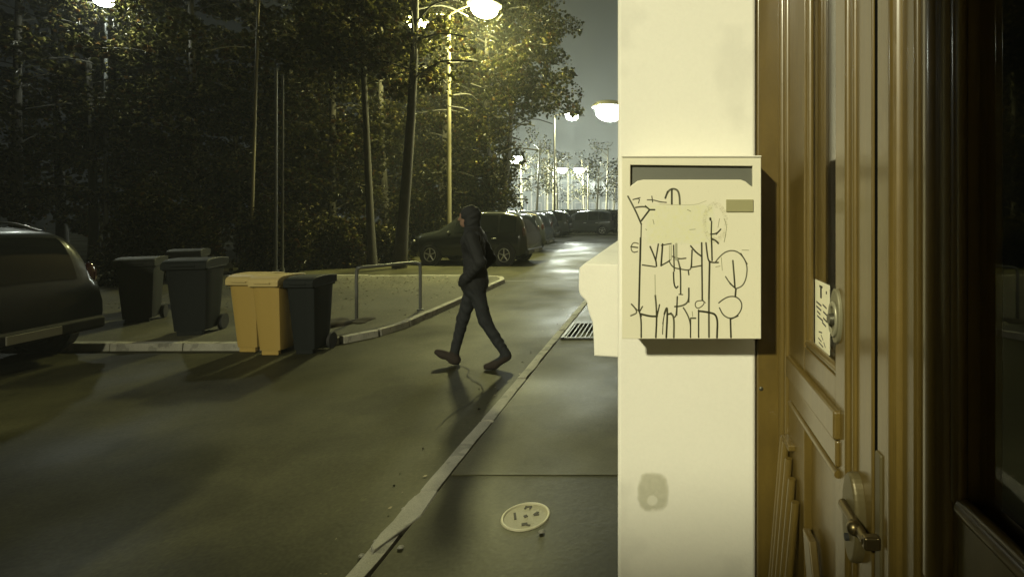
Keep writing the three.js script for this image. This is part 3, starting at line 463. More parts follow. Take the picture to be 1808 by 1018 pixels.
tree('back_tree', 'dense tree at the back of the wood, right of the slim trunks', GR, tb(800, 27), 15, 0.2, { from: 0.1, rad: 3.2, n: 12000, seed: 12, size: 0.17, clumpR: 0.8 });
tree('back_tree', 'dense tree at the back of the wood, between slim trunks', GR, tb(690, 27), 15, 0.2, { from: 0.1, rad: 3.2, n: 12000, seed: 13, size: 0.17, clumpR: 0.8 });
tree('back_tree', 'dense dim tree at the back of the wood, far side', GR, tb(590, 27), 15, 0.2, { from: 0.1, rad: 3.2, n: 11000, seed: 14, size: 0.17, clumpR: 0.8, tint: greenTint });
function shrub(name, label, group, c, rx, ry, rz, n, seed, tint = greenTint, size = 0.1) {
  const o = thing(name, label, 'shrub', group), q = mul(seed);
  const bumps = []; for (let i = 0; i < 14; i++) { const a = q() * 6.28, e = Math.acos(q()); bumps.push([Math.sin(e) * Math.cos(a), Math.cos(e), Math.sin(e) * Math.sin(a)]); }
  part(o, 'foliage', leafGeo(n, (p, v) => { const [bx_, by, bz] = bumps[Math.floor(p() * 14)], k = 0.72, r = 0.42 * Math.cbrt(p()), th = p() * 6.283, z = 2 * p() - 1, s = Math.sqrt(1 - z * z); v.set(c.x + rx * (bx_ * k + r * s * Math.cos(th)), c.y + ry * (by * k + r * z) + 0.1, c.z + rz * (bz * k + r * s * Math.sin(th))); if (v.y < ROAD + 0.06) v.y = ROAD + 0.06; }, size, tint, seed * 7), M.leafThin);
  const st = []; for (let i = 0; i < 7; i++) { const [x, y, z] = bumps[i]; st.push(cyl(0.03, 0.015, V(c.x + x * 0.1, ROAD, c.z + z * 0.1), V(c.x + rx * x * 0.7, c.y + ry * y * 0.7 + 0.1, c.z + rz * z * 0.7), 6)); }
  part(o, 'stems', merge(st), M.bark);
}
const SG = 'shrubs under the trees';
shrub('dark_bush', 'big black rounded bush behind the grey bins', SG, tb(285, 12), 1.1, 2.3, 1.0, 7000, 41, greenTint);
shrub('dark_bush', 'dark rounded bush at the foot of the slim posts', SG, tb(480, 14.2), 1.0, 2.1, 0.9, 6500, 42, greenTint);
shrub('undergrowth_bush', 'lit ragged bush beside the black bin', SG, tb(575, 15.5), 1.0, 1.5, 0.8, 5000, 43, greenTint);
shrub('undergrowth_bush', 'dark low bush between the bin and the parked car', SG, tb(660, 16.6), 1.1, 1.15, 0.7, 5000, 44, greenTint);
shrub('undergrowth_bush', 'ragged bush behind the bonnet of the parked car', SG, tb(740, 19.2), 1.4, 2.2, 0.8, 6500, 45, greenTint);
shrub('undergrowth_bush', 'ragged bush under the glowing crown behind the car roof', SG, tb(840, 20), 1.4, 2.6, 0.9, 7500, 46, greenTint);
// fallen leaves on the island
{
  const g = leafGeo(1500, (p, c) => { const x = -3.95 - 6 * Math.pow(p(), 0.8), z = -12.5 + 5.4 * p() * p(); c.set(x, 0.012 + 0.012 * p(), z); }, 0.045, q => { const k = 0.5 + q(); return [0.11 * k, 0.085 * k, 0.035 * k]; }, 77);
  { const p = g.attributes.position, n = g.attributes.normal; for (let i = 0; i < p.count; i++) { p.setY(i, 0.006 + (p.getY(i) - 0.012) * 0.12 + 0.004); n.setXYZ(i, 0, 1, 0); } }
  const m = single('fallen_leaves', g, M.leaf, 'scattered dry fallen leaves on the raised island', 'leaves'); m.userData.kind = 'stuff';
}
// leaves blown into the gutters
{
  const g = leafGeo(200, (p, c) => { const r = p(); if (r < 0.6) c.set(-1.47 - 0.35 * p() * p(), 0, -1.8 - 11 * p()); else c.set(-3.7 + 0.5 * p() * p(), 0, -8 - 5 * p()); }, 0.026, q => { const k = 0.5 + q(); return [0.11 * k, 0.085 * k, 0.035 * k]; }, 79);
  const p = g.attributes.position, n = g.attributes.normal; for (let i = 0; i < p.count; i++) { p.setY(i, ROAD + 0.008 + p.getY(i) * 0.12); n.setXYZ(i, 0, 1, 0); }
  const m = single('gutter_leaves', g, M.leaf, 'small dry leaves lying along the gutters of the lane', 'leaves'); m.userData.kind = 'stuff';
}
// ---------------------------------------------------------------- far background
{
  const hd = 38, xa = -8.4, xb = -2.6;
  const o = thing('clipped_hedge', 'long clipped hedge with a pale flat top at the end of the lane', 'hedge');
  part(o, 'core', bx(xa + 0.1, xb, ROAD, 1.45, -hd - 0.9, -hd - 0.1), std([0.02, 0.025, 0.012], 1));
  part(o, 'foliage', leafGeo(9000, (p, c) => { const f = p(); if (f < 0.45) c.set(lerp(xa, xb, p()), ROAD + 0.05 + 1.6 * p(), -hd + 0.06 * p()); else c.set(lerp(xa, xb, p()), 1.47 + 0.1 * p(), -hd - p()); }, 0.12, q => { const k = 0.6 + 0.8 * q(); return [0.12 * k, 0.13 * k, 0.08 * k]; }, 88), M.leafThin);
  // pale block, added tall and blank to imitate glow in the sky gap
  const b = thing('glow_block', 'tall pale block added at the lane end, its blank wall imitating sky glow', 'building'), z = -74, x0 = -25, x1 = -4.5;
  part(b, 'wall', bx(x0, x1, ROAD, 34, z - 8, z), std([0.36, 0.37, 0.345], 0.9, { bumpMap: plasterBump, bumpScale: 0.003 }));
  part(b, 'roof', bx(x0 - 0.4, x1 + 0.4, 34, 34.4, z - 8.4, z + 0.4), M.poleGrey);
  for (let f = 0; f < 2; f++) for (let i = 0; i < 10; i++) { const x = x0 + 1.1 + i * 1.95, y = 1.2 + f * 3.1, w = part(b, 'window', bx(x - 0.5, x + 0.5, y, y + 1.5, z, z + 0.06), M.plaster); part(w, 'pane', bx(x - 0.43, x + 0.43, y + 0.07, y + 1.43, z + 0.061, z + 0.07), std([0.3, 0.31, 0.3], 0.3)); }  // pale pane colour imitates haze washing the windows out
  for (let i = 0; i < 11; i++) part(b, 'pilaster', bx(x0 + 0.1 + i * 1.95, x0 + 0.3 + i * 1.95, ROAD, 7.4, z, z + 0.15), M.plaster);
  // slender far trees
  const far = 'slender trees at the end of the lane';
  [[895, 44], [922, 52], [946, 47], [965, 60], [984, 50], [1003, 62], [1032, 58], [1052, 47], [1070, 56], [1082, 64]].forEach(([px, d], i) => {
    const q = mul(300 + i), t = thing('slender_tree', `thin pale trunk in the far glare, ${['outside the brightest far lamp', 'just past the brightest far lamp', 'next but one past the brightest lamp', 'midway from brightest to twin lamps', 'just short of the twin lamps', 'between the twin lamps', 'just past the twin lamps', 'second from the house pier', 'forking near the house pier', 'farthest, half behind the house pier'][i]}`, 'tree', far), base = tb(px, d), H = 5.5 + 3 * q(), top = V(base.x + (q() - 0.5) * 0.8, H, base.z), gs = [];
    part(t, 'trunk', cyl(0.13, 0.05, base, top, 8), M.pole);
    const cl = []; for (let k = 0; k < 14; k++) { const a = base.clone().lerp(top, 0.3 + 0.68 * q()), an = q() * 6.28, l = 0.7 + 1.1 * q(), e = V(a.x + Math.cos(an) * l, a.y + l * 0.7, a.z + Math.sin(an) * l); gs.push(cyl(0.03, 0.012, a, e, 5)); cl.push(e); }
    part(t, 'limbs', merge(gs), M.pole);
    part(t, 'crown', leafGeo(700, (p, c) => { const e = cl[Math.floor(p() * 14)]; c.set(e.x + (p() - 0.5) * 1.1, e.y + (p() - 0.5) * 0.9, e.z + (p() - 0.5) * 1.1); }, 0.16, greenTint, 400 + i), M.leafThin);
  });
}
// ---------------------------------------------------------------- cars
const interp = (pts, x) => { if (x <= pts[0][0]) return pts[0][1]; for (let i = 1; i < pts.length; i++) if (x <= pts[i][0]) { const t = (x - pts[i - 1][0]) / (pts[i][0] - pts[i - 1][0]); return lerp(pts[i - 1][1], pts[i][1], t); } return pts[pts.length - 1][1]; };
const blur = (pts, x, r = 0.05) => (interp(pts, x - r) + 2 * interp(pts, x) + interp(pts, x + r)) / 4;
function car(name, label, paint, spec, rails = false) {
  const o = thing(name, label, 'car', 'parked cars'), { L, top, belt, wB, wR, wheels, wr } = spec;
  const ring = x => {
    const tp = blur(top, x), bt = Math.min(blur(belt, x), tp - 0.035), w = blur(wB, x), bot = 0.24 + 0.1 * (smooth(0.4, 0, x) + smooth(L - 0.4, L, x)), cab = clamp((tp - bt - 0.03) / 0.35), r = lerp(w * 0.84, interp(wR, x), cab);
    return [[bot, 0], [bot, w * 0.86], [bot + 0.07, w * 0.96], [lerp(bot, bt, 0.5), w], [lerp(bot, bt, 0.82), w * 0.995], [bt, w * 0.965], [lerp(bt, tp, 0.55), lerp(w * 0.955, r, 0.6)], [tp - 0.045 * cab - 0.01, r], [tp - 0.012, r * 0.86], [tp + 0.008, r * 0.5], [tp + 0.02, 0]];
  };
  const xs = []; for (let i = 0; i <= 64; i++) { const t = i / 64; xs.push(L * (0.5 - 0.5 * Math.cos(Math.PI * t)) * 0.35 + L * t * 0.65); }
  const R = xs.map(ring), n = R[0].length, ringN = 2 * n - 2, v = [], ix = [];
  R.forEach((rg, i) => { for (let k = 0; k < n; k++) v.push(xs[i], rg[k][0], rg[k][1]); for (let k = n - 2; k > 0; k--) v.push(xs[i], rg[k][0], -rg[k][1]); });
  for (let i = 0; i < xs.length - 1; i++) for (let k = 0; k < ringN; k++) { const a = i * ringN + k, b = i * ringN + (k + 1) % ringN, c = a + ringN, d = b + ringN; ix.push(a, c, b, b, c, d); }
  for (const [i, f] of [[0, 1], [xs.length - 1, -1]]) { const c = v.length / 3; v.push(xs[i], (R[i][0][0] + R[i][n - 1][0]) / 2, 0); for (let k = 0; k < ringN; k++) { const a = i * ringN + k, b = i * ringN + (k + 1) % ringN; f > 0 ? ix.push(c, a, b) : ix.push(c, b, a); } }
  const g = new THREE.BufferGeometry(); g.setAttribute('position', new THREE.Float32BufferAttribute(v, 3)); g.setIndex(ix); g.computeVertexNormals();
  part(o, 'body', g, paint);
  const patch = (nm, fn, nu, nv, mat, par = o) => { const p = [], id = []; for (let i = 0; i <= nu; i++) for (let j = 0; j <= nv; j++) p.push(...fn(i / nu, j / nv)); for (let i = 0; i < nu; i++) for (let j = 0; j < nv; j++) { const a = i * (nv + 1) + j; id.push(a, a + 1, a + nv + 1, a + 1, a + nv + 2, a + nv + 1); } const q = new THREE.BufferGeometry(); q.setAttribute('position', new THREE.Float32BufferAttribute(p, 3)); q.setIndex(id); q.computeVertexNormals(); return part(par, nm, q, mat); };
  for (const s of [-1, 1]) for (const [a, b] of spec.side) patch('side_window', (u, t) => { const x = lerp(a, b, u), r = ring(x), k = 0.1 + 0.82 * t; const p = k < 0.55 ? [lerp(r[5][0], r[6][0], k / 0.55), lerp(r[5][1], r[6][1], k / 0.55)] : [lerp(r[6][0], r[7][0], (k - 0.55) / 0.45), lerp(r[6][1], r[7][1], (k - 0.55) / 0.45)]; return [x, p[0], s * (p[1] + 0.006)]; }, 10, 4, spec.glass);
  const dT = x => (blur(top, x + 0.02) - blur(top, x - 0.02)) / 0.04;
  for (const [nm, a, b] of [['windscreen', ...spec.front], ['rear_window', ...spec.rear]]) patch(nm, (u, t) => { const x = lerp(a, b, u), r = ring(x), z = lerp(-0.93, 0.93, t) * r[8][1], az = Math.abs(z), y = az > r[9][1] ? lerp(r[9][0], r[8][0], (az - r[9][1]) / (r[8][1] - r[9][1])) : lerp(r[10][0], r[9][0], az / r[9][1]), d = dT(x), l = Math.hypot(1, d); return [x - d / l * 0.008, y + 0.008 / l, z]; }, 8, 8, spec.glass);
  for (const wx of wheels) for (const s of [-1, 1]) {
    const w = interp(wB, wx), ar = new THREE.CylinderGeometry(wr + 0.06, wr + 0.06, 0.1, 26); ar.rotateX(Math.PI / 2); ar.translate(wx, wr + 0.01, s * (w - 0.042)); part(o, 'wheel_arch', ar, M.rubber);
    const ty = new THREE.TorusGeometry(wr - 0.075, 0.075, 10, 28); ty.scale(1, 1, 1.25); ty.translate(wx, wr, s * (w - 0.05)); const tm = part(o, 'wheel', ty, M.rubber);
    const sp = [new THREE.TorusGeometry(wr - 0.125, 0.016, 6, 24)]; for (let k = 0; k < 5; k++) { const a = k * 1.2566 + 0.3; sp.push(cyl(0.026, 0.02, V(0, 0, 0), V(Math.cos(a) * (wr - 0.12), Math.sin(a) * (wr - 0.12), 0), 6)); } const rg = merge(sp); rg.translate(wx, wr, s * (w + 0.022)); part(tm, 'rim', rg, spec.rim);
  }
  const wf = interp(wB, L - 0.25), wk = interp(wB, 0.12);
  for (const s of [-1, 1]) {
    const hl = new THREE.SphereGeometry(0.13, 14, 10); hl.scale(0.9, 0.55, 0.9); hl.translate(L - 0.2, spec.lampY[0], s * (wf - 0.13)); part(o, 'headlight', hl, spec.lens);
    const tl = new THREE.SphereGeometry(0.12, 14, 10); tl.scale(0.55, 1.5, 0.6); tl.translate(0.13, spec.lampY[1], s * (wk - 0.075)); part(o, 'tail_light', tl, spec.tail);
    const mr = new THREE.SphereGeometry(0.1, 12, 10); mr.scale(0.6, 0.8, 1.2); mr.translate(spec.mirror, 1.0, s * 0.96); part(o, 'wing_mirror', mr, paint);
    for (const hx of spec.handles) part(o, 'door_handle', rbx(hx - 0.09, hx + 0.09, 0.83, 0.855, s * (interp(wB, hx) - 0.01) - 0.015, s * (interp(wB, hx) - 0.01) + 0.015, 0.008), spec.rim);
    if (rails) part(o, 'roof_rail', new THREE.TubeGeometry(new THREE.CatmullRomCurve3([0.5, 0.8, 1.3, 1.9, 2.4].map((x, i) => { const r = ring(x); return V(x, r[8][0] + (i % 4 ? 0.05 : 0.0), s * r[8][1]); })), 20, 0.016, 8), spec.rim);
  }
  part(o, 'rear_bumper', rbx(-0.05, 0.16, 0.34, 0.5, -wk * 0.94, wk * 0.94, 0.04, 4), spec.trim);
  part(o, 'front_bumper', rbx(L - 0.16, L + 0.04, 0.28, 0.46, -wf * 0.86, wf * 0.86, 0.04, 4), spec.trim);
  part(o, 'number_plate', rbx(-0.07, -0.052, 0.37, 0.47, -0.25, 0.25, 0.004), std([0.12, 0.115, 0.09], 0.5));
  return o;
}
const glassDark = std([0.012, 0.014, 0.015], 0.05), rim = std([0.5, 0.5, 0.47], 0.3, { metalness: 0.9 }), lens = std([0.55, 0.55, 0.5], 0.12, { clearcoat: 1 }), tail = std([0.03, 0.006, 0.005], 0.15, { clearcoat: 1 }), trim = std([0.015, 0.016, 0.016], 0.45);
const specMPV = { L: 4.3, wr: 0.33, wheels: [0.78, 3.45], top: [[0, 0.72], [0.05, 1.0], [0.2, 1.42], [0.38, 1.58], [0.9, 1.66], [1.7, 1.67], [2.4, 1.6], [2.62, 1.52], [3.25, 1.1], [3.8, 1.0], [4.15, 0.88], [4.3, 0.66]], belt: [[0, 0.98], [2.6, 0.95], [3.3, 0.92], [4.3, 0.8]], wB: [[0, 0.74], [0.25, 0.84], [1, 0.88], [3.3, 0.88], [3.9, 0.83], [4.3, 0.64]], wR: [[0, 0.66], [0.4, 0.64], [1.5, 0.65], [2.6, 0.6], [3.3, 0.7]],
  side: [[0.42, 0.98], [1.06, 1.72], [1.8, 2.62]], front: [2.64, 3.22], rear: [0.06, 0.3], mirror: 2.72, handles: [1.15, 1.95], lampY: [0.74, 1.0], glass: glassDark, rim, lens, tail, trim };
const paint = (rgb, r = 0.22) => std(rgb, r, { clearcoat: 0.6, clearcoatRoughness: 0.03, specularIntensity: 0.4 });
// parked side-on, its rear towards the lane
const c1 = car('parked_car', 'dark people carrier parked side-on beyond the island behind the walking person', paint([0.018, 0.02, 0.02]), specMPV); { const a = V(-4.15, ROAD, -16.6); c1.position.copy(a); c1.rotation.y = Math.PI - 0.06; c1.scale.set(0.88, 1, 1); }
const c2 = car('parked_car', 'second dark car in the parked row, showing only its tail', paint([0.03, 0.034, 0.036]), specMPV); c2.position.set(-4.75, ROAD, -21.5); c2.rotation.y = Math.PI;
const c3 = car('parked_car', 'grey car last in the parked row before the hedge', paint([0.06, 0.065, 0.065]), specMPV); c3.position.set(-5.7, ROAD, -27.5); c3.rotation.y = Math.PI;
const c6 = car('parked_car', 'dark car parked close to the clipped hedge at the far end', paint([0.03, 0.033, 0.033]), specMPV); c6.position.set(-5.9, ROAD, -33); c6.rotation.y = Math.PI;
const c7 = car('parked_car', 'grey car parked across the end of the lane in front of the hedge', paint([0.05, 0.054, 0.052]), specMPV); c7.position.set(-3.35, ROAD, -35.6); c7.rotation.y = Math.PI + 0.03;
const c4 = car('parked_car', 'black car with curved roof rails beside the grey bins', std([0.006, 0.007, 0.008], 0.35, { clearcoat: 0.25, clearcoatRoughness: 0.05, specularIntensity: 0.2 }), { ...specMPV, glass: std([0.008, 0.009, 0.01], 0.08, { specularIntensity: 0.35 }), trim: std([0.01, 0.01, 0.01], 0.7, { specularIntensity: 0.3 }) }, true); c4.position.set(-6.75, ROAD, -5.45); c4.rotation.y = Math.PI + 0.04; c4.scale.y = 0.93;
const c5 = car('parked_car', 'unseen black car added beside the doorway lane to shade the road', paint([0.01, 0.011, 0.012], 0.2), specMPV); c5.position.set(-2.95, ROAD, -0.7); c5.rotation.y = Math.PI;  // out of view, added for its shadow on the near left road

// unseen box truck, added behind the doorway so its box shades the pier foot
{
  const o = thing('shade_truck', 'unseen tall white box truck added behind the doorway to shade the pier foot', 'truck'), w = M.enamel, x0 = -3.42, x1 = -1.37, z0 = 2.0;
  part(o, 'cargo_box', rbx(x0, x1, 0.75, 3.22, z0, z0 + 3.6, 0.04, 3), w);
  part(o, 'chassis', bx(x0 + 0.5, x1 - 0.5, 0.45, 0.748, z0 + 0.1, z0 + 5.2), M.rubber);
  const s = new THREE.Shape(); [[0, 0.35], [1.7, 0.35], [1.75, 0.95], [1.45, 1.2], [0.95, 1.3], [0.3, 2.2], [0, 2.25]].forEach(([a, b], i) => i ? s.lineTo(a, b) : s.moveTo(a, b));
  const g = new THREE.ExtrudeGeometry(s, { depth: x1 - x0 - 0.2, bevelEnabled: true, bevelSize: 0.04, bevelThickness: 0.04, bevelSegments: 3 }); g.rotateY(-Math.PI / 2); g.translate(x1 - 0.1, 0, z0 + 3.7); part(o, 'cab', uvm(g), w);
  part(o, 'windscreen', (() => { const q = new THREE.BoxGeometry(1.55, 0.95, 0.02); q.rotateX(-0.62); q.translate((x0 + x1) / 2, 1.8, z0 + 4.4); return q; })(), glassDark);
  for (const z of [z0 + 0.9, z0 + 4.7]) for (const x of [x0 + 0.2, x1 - 0.2]) { const q = new THREE.CylinderGeometry(0.37, 0.37, 0.24, 24); q.rotateZ(Math.PI / 2); q.translate(x, ROAD + 0.37, z); part(o, 'wheel', q, M.rubber); }
  for (const x of [x0 + 0.52, x1 - 0.52]) part(o, 'rear_door', rbx(x - 0.48, x + 0.48, 0.85, 3.1, z0 - 0.014, z0 + 0.01, 0.005), w);
  for (const x of [x0 + 0.12, x1 - 0.12]) part(o, 'tail_light', rbx(x - 0.08, x + 0.08, 0.55, 0.68, z0 + 0.05, z0 + 0.12, 0.01), tail);
}
// ---------------------------------------------------------------- wheeled bins
function bin(label, mat, lidMat, pos, turn, sc = 1, nx = 1, group = 'wheeled bins') {
  const o = thing('wheeled_bin', label, 'bin', group); o.position.copy(pos); o.rotation.y = turn; o.scale.set(sc * nx, sc, sc * (nx < 1 ? 0.88 : 1));
  const body = new THREE.BoxGeometry(1, 1, 1, 6, 8, 6), p = body.attributes.position;
  for (let i = 0; i < p.count; i++) { const y = p.getY(i) + 0.5, w = lerp(0.34, 0.44, y), d = lerp(0.36, 0.47, y), x = p.getX(i) * 2, z = p.getZ(i) * 2, k = 1 / Math.pow(Math.pow(Math.abs(x), 8) + Math.pow(Math.abs(z), 8), 1 / 8) * Math.max(Math.abs(x), Math.abs(z)); const kk = isFinite(k) ? k : 1; p.setXYZ(i, x * kk * w / 2, 0.06 + y * 0.78, z * kk * d / 2 - (1 - y) * 0.03); }
  body.computeVertexNormals(); part(o, 'body', uvm(body), mat);
  part(o, 'rim', rbx(-0.228, 0.228, 0.815, 0.85, -0.243, 0.243, 0.014, 3), mat);
  const s = new THREE.Shape(); s.moveTo(0.262, 0.845); s.lineTo(0.262, 0.885); s.quadraticCurveTo(0.25, 0.925, 0.15, 0.937); s.quadraticCurveTo(-0.1, 0.95, -0.27, 0.92); s.lineTo(-0.27, 0.853); s.closePath();
  const lg = new THREE.ExtrudeGeometry(s, { depth: 0.43, bevelEnabled: true, bevelSize: 0.012, bevelThickness: 0.012, bevelSegments: 3, curveSegments: 8 }); lg.rotateY(-Math.PI / 2); lg.translate(0.215, 0, 0); const lid = part(o, 'lid', uvm(lg), lidMat);
  part(lid, 'lid_grip', rbx(-0.12, 0.12, 0.862, 0.882, 0.27, 0.292, 0.008, 2), lidMat);
  part(lid, 'lid_mark', (() => { const g = new THREE.CylinderGeometry(0.028, 0.028, 0.006, 16); g.translate(-0.06, 0.941, 0.12); return g; })(), M.rubber);
  part(o, 'handle', cyl(0.014, 0.014, V(-0.2, 0.885, -0.30), V(0.2, 0.885, -0.30), 10), mat);
  for (const k of [-1, 1]) { const w = new THREE.CylinderGeometry(0.1, 0.1, 0.045, 20); w.rotateZ(Math.PI / 2); w.translate(k * 0.2, 0.1, -0.19); part(o, 'wheel', w, M.rubber); }
  part(o, 'front_foot', rbx(-0.13, 0.13, 0.0, 0.07, 0.08, 0.14, 0.01, 2), mat);
  return o;
}
const turn = 0.02, fb = V(Math.sin(turn), 0, Math.cos(turn)), rb = V(Math.cos(turn), 0, -Math.sin(turn));
const corner = P(492, 630, 6.0); const pB = corner.clone().addScaledVector(rb, -0.17).addScaledVector(fb, -0.21); pB.y = ROAD;
const pA = pB.clone().addScaledVector(rb, -0.37).addScaledVector(fb, -0.14); pA.y = ROAD;
bin('ochre yellow wheeled bin standing against the black bin', M.binYellow, M.binYellowLid, pB, turn, 1, 0.76);
bin('ochre yellow wheeled bin on the outer side of its yellow twin', M.binYellow, M.binYellowLid, pA, turn - 0.04, 1, 0.76);
bin('black wheeled bin tucked behind the yellow bins', M.binDark, M.binDark, V(-4.30, ROAD, -6.25), 0.03, 0.98, 0.78);
bin('dark wheeled bin beside the yellow pair, next to grey bins', M.binDark, M.binDark, V(-6.25, 0.0, -6.85), 0.3, 1.06);
bin('dim grey wheeled bin on the island close to the black car', M.binGrey, M.binGrey, V(-7.75, 0, -7.6), 0.5, 1.0);
bin('dim grey wheeled bin under the big black bush', M.binGrey, M.binGrey, V(-8.25, 0, -8.9), 0.5, 1.02);
// hoop barrier on the island
{
  const o = thing('hoop_barrier', 'low tubular steel hoop barrier on the raised island', 'barrier'), d = 7.62, X = px => (px - VPX) * d / FOC, y = 0.79;
  const pts = [V(X(629), 0, -d), V(X(629), y - 0.1, -d), V(X(630), y - 0.03, -d), V(X(636), y, -d), V(X(660), y, -d - 0.3), V(-4.08, y, -d - 0.72), V(-4.01, y - 0.02, -d - 0.78), V(-3.99, y - 0.1, -d - 0.8), V(-3.99, 0, -d - 0.8)];
  part(o, 'hoop', new THREE.TubeGeometry(new THREE.CatmullRomCurve3(pts, false, 'catmullrom', 0.2), 80, 0.024, 10), M.poleGrey);
  for (const [a, b] of [[X(629), -d], [-3.99, -d - 0.8]]) part(o, 'foot_plate', cyl(0.055, 0.055, V(a, 0.0, b), V(a, 0.02, b), 12), M.poleGrey);
}
// ---------------------------------------------------------------- walking person
{
  const DEP = 5.62, o = thing('person', 'person in dark jacket and trousers striding across the lane, hands in pockets', 'person');
  o.position.set((838 - VPX) * DEP / FOC, ROAD, -DEP); o.rotation.y = Math.PI + 0.12;
  function nets(f, lo, hi, h) { // naive surface nets
    const n = [0, 1, 2].map(k => Math.ceil((hi[k] - lo[k]) / h) + 1), [nx, ny, nz] = n, F = new Float32Array(nx * ny * nz), id = new Int32Array(nx * ny * nz).fill(-1), v = [], ix = [];
    const at = (i, j, k) => i + nx * (j + ny * k);
    for (let k = 0; k < nz; k++) for (let j = 0; j < ny; j++) for (let i = 0; i < nx; i++) F[at(i, j, k)] = f(lo[0] + i * h, lo[1] + j * h, lo[2] + k * h);
    for (let k = 0; k < nz - 1; k++) for (let j = 0; j < ny - 1; j++) for (let i = 0; i < nx - 1; i++) {
      let c = 0, sx = 0, sy = 0, sz = 0;
      const e = (a, b, cc, d, e2, g) => { const p = F[at(i + a, j + b, k + cc)], q = F[at(i + d, j + e2, k + g)]; if ((p < 0) !== (q < 0)) { const t = p / (p - q); sx += a + t * (d - a); sy += b + t * (e2 - b); sz += cc + t * (g - cc); c++; } };
      for (let a = 0; a < 2; a++) for (let b = 0; b < 2; b++) { e(0, a, b, 1, a, b); e(a, 0, b, a, 1, b); e(a, b, 0, a, b, 1); }
      if (c) { id[at(i, j, k)] = v.length / 3; v.push(lo[0] + (i + sx / c) * h, lo[1] + (j + sy / c) * h, lo[2] + (k + sz / c) * h); }
    }
    const quad = (a, b, c, d, flip) => { if (a < 0 || b < 0 || c < 0 || d < 0) return; flip ? ix.push(a, c, b, a, d, c) : ix.push(a, b, c, a, c, d); };
    for (let k = 1; k < nz - 1; k++) for (let j = 1; j < ny - 1; j++) for (let i = 1; i < nx - 1; i++) {
      const p = F[at(i, j, k)] < 0;
      if (p !== F[at(i + 1, j, k)] < 0) quad(id[at(i, j - 1, k - 1)], id[at(i, j, k - 1)], id[at(i, j, k)], id[at(i, j - 1, k)], !p);
      if (p !== F[at(i, j + 1, k)] < 0) quad(id[at(i - 1, j, k - 1)], id[at(i, j, k - 1)], id[at(i, j, k)], id[at(i - 1, j, k)], p);
      if (p !== F[at(i, j, k + 1)] < 0) quad(id[at(i - 1, j - 1, k)], id[at(i, j - 1, k)], id[at(i, j, k)], id[at(i - 1, j, k)], !p);
    }
    const g = new THREE.BufferGeometry(); g.setAttribute('position', new THREE.Float32BufferAttribute(v, 3)); g.setIndex(ix); g.computeVertexNormals(); return g;
  }
  const cap = (a, b, r0, r1) => { const d = [b[0] - a[0], b[1] - a[1], b[2] - a[2]], l = d[0] ** 2 + d[1] ** 2 + d[2] ** 2 || 1e-9; return (x, y, z) => { const t = clamp(((x - a[0]) * d[0] + (y - a[1]) * d[1] + (z - a[2]) * d[2]) / l); return Math.hypot(x - a[0] - t * d[0], y - a[1] - t * d[1], z - a[2] - t * d[2]) - lerp(r0, r1, t); }; };
  const smin = (a, b, k) => { const h = Math.max(k - Math.abs(a - b), 0) / k; return Math.min(a, b) - h * h * k * 0.25; };
  const torso = [cap([0, 0.97, -0.07], [0, 0.97, 0.07], 0.112, 0.112), cap([-0.01, 1.0, 0], [0.015, 1.28, 0], 0.118, 0.12), cap([0.015, 1.38, -0.1], [0.015, 1.38, 0.1], 0.106, 0.106), cap([0, 1.45, -0.17], [0, 1.45, 0.17], 0.065, 0.065), cap([0.01, 1.46, 0], [0.05, 1.58, 0], 0.068, 0.056), cap([0, 0.9, -0.06], [0, 0.9, 0.06], 0.122, 0.122), cap([0.02, 1.5, -0.03], [0.02, 1.5, 0.03], 0.075, 0.075)];
  const legF = [cap([0.02, 0.93, 0.09], [0.15, 0.52, 0.1], 0.092, 0.063), cap([0.15, 0.52, 0.1], [0.245, 0.13, 0.1], 0.063, 0.05), cap([0.235, 0.075, 0.1], [0.38, 0.13, 0.115], 0.05, 0.04), cap([0.22, 0.052, 0.1], [0.26, 0.06, 0.1], 0.046, 0.046), cap([0.36, 0.12, 0.11], [0.43, 0.15, 0.12], 0.042, 0.034)];
  const legR = [cap([-0.02, 0.93, -0.09], [-0.13, 0.53, -0.1], 0.092, 0.063), cap([-0.13, 0.53, -0.1], [-0.345, 0.17, -0.1], 0.063, 0.05), cap([-0.36, 0.135, -0.1], [-0.23, 0.055, -0.105], 0.05, 0.046), cap([-0.23, 0.05, -0.105], [-0.15, 0.038, -0.11], 0.045, 0.036)];
  const arms = [-1, 1].map(s => [cap([0, 1.43, s * 0.19], [-0.115, 1.17, s * 0.245], 0.068, 0.058), cap([-0.115, 1.17, s * 0.245], [0.05, 1.0, s * 0.2], 0.056, 0.05), cap([0.05, 1.0, s * 0.2], [0.09, 0.95, s * 0.16], 0.05, 0.045)]);
  const many = (a, k) => (x, y, z) => { let d = 9; for (const f of a) d = smin(d, f(x, y, z), k); return d; };
  const fT = many(torso, 0.06), fF = many(legF, 0.03), fR = many(legR, 0.03), fA = arms.map(a => many(a, 0.03));
  const fold = (x, y, z) => 0.005 * Math.sin(y * 55 + 9 * Math.sin(x * 14 + z * 11)) * smooth(0.15, 0.3, y) * (1 - smooth(1.42, 1.5, y));
  const all = (x, y, z) => { let d = smin(fT(x, y, z), smin(fF(x, y, z), fR(x, y, z), 0.04), 0.05); d = smin(d, fA[0](x, y, z), 0.03); d = smin(d, fA[1](x, y, z), 0.03); return d + fold(x, y, z); };
  const body = nets(all, [-0.5, -0.03, -0.34], [0.52, 1.62, 0.34], 0.0135);
  // head on a finer grid: cranium, jaw, nose, brow, ears
  const ell = (c, r) => (x, y, z) => { const q = Math.hypot((x - c[0]) / r[0], (y - c[1]) / r[1], (z - c[2]) / r[2]); return (q - 1) * Math.min(...r); };
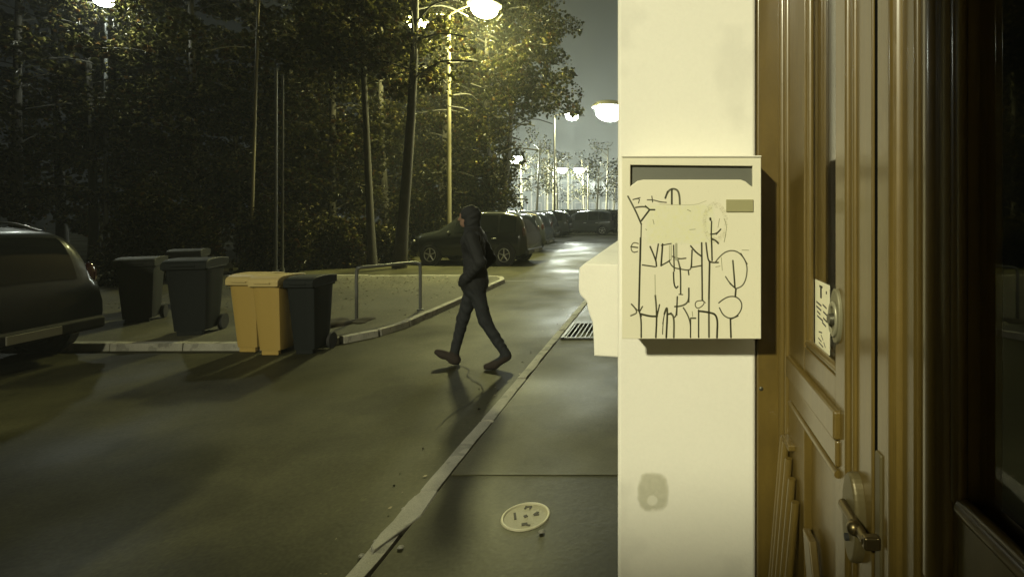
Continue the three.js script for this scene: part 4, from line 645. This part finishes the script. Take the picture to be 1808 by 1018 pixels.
  const hp = [ell([0.05, 1.672, 0], [0.098, 0.092, 0.076]), ell([0.082, 1.62, 0], [0.068, 0.085, 0.06]), cap([0.115, 1.575, -0.018], [0.115, 1.575, 0.018], 0.026, 0.026), cap([0.04, 1.5, 0], [0.05, 1.6, 0], 0.056, 0.054)];
  const head = (x, y, z) => { let d = many(hp, 0.04)(x, y, z); d = smin(d, cap([0.148, 1.655, 0], [0.168, 1.622, 0], 0.008, 0.014)(x, y, z), 0.012); d = smin(d, cap([0.138, 1.672, -0.03], [0.138, 1.672, 0.03], 0.012, 0.012)(x, y, z), 0.02); for (const s of [-1, 1]) { d = smin(d, ell([0.045, 1.64, s * 0.077], [0.02, 0.032, 0.01])(x, y, z), 0.01); d = Math.max(d, -ell([0.152, 1.652, s * 0.03], [0.012, 0.009, 0.015])(x, y, z)); d = smin(d, ell([0.142, 1.651, s * 0.03], [0.011, 0.008, 0.012])(x, y, z), 0.004); } d = smin(d, cap([0.146, 1.592, -0.016], [0.146, 1.592, 0.016], 0.007, 0.007)(x, y, z), 0.006); return d; };
  const hg = nets(head, [-0.09, 1.5, -0.12], [0.22, 1.79, 0.12], 0.0045);
  const colour = (g, isHead) => { const p = g.attributes.position, c = new Float32Array(p.count * 3); for (let i = 0; i < p.count; i++) { const x = p.getX(i), y = p.getY(i), z = p.getZ(i); let k; if (isHead) k = y > 1.54 ? [0.2, 0.12, 0.08] : [0.016, 0.017, 0.018]; else if (fA[0](x, y, z) < 0.02 || fA[1](x, y, z) < 0.02 || y > 0.87) k = [0.011, 0.012, 0.013]; else if ((x > 0.15 && y < 0.62 * (x - 0.15) + 0.10) || (x < 0 && y < 0.145 - 0.2 * (x + 0.35) - (x > -0.3 ? 0.02 : 0))) k = [0.02, 0.013, 0.009]; else k = [0.013, 0.015, 0.018]; c.set(k, i * 3); } g.setAttribute('color', new THREE.BufferAttribute(c, 3)); return g; };
  part(o, 'body', mergeGeometries([colour(body, false), colour(hg, true)]), std([1, 1, 1], 0.85, { vertexColors: true }));
  const hood = nets((x, y, z) => { const out = Math.min(ell([0.045, 1.672, 0], [0.112, 0.108, 0.094])(x, y, z), ell([0.03, 1.58, 0], [0.088, 0.1, 0.1])(x, y, z)), open = ell([0.16, 1.63, 0], [0.075, 0.1, 0.062])(x, y, z); return Math.max(out + 0.003 * Math.sin(y * 90 + x * 60), -open, 1.485 - y); }, [-0.12, 1.46, -0.14], [0.22, 1.82, 0.14], 0.006);
  part(o, 'hood', hood, std([0.011, 0.012, 0.013], 0.85));
}
shade(scene);
renderer.render(scene, camera);
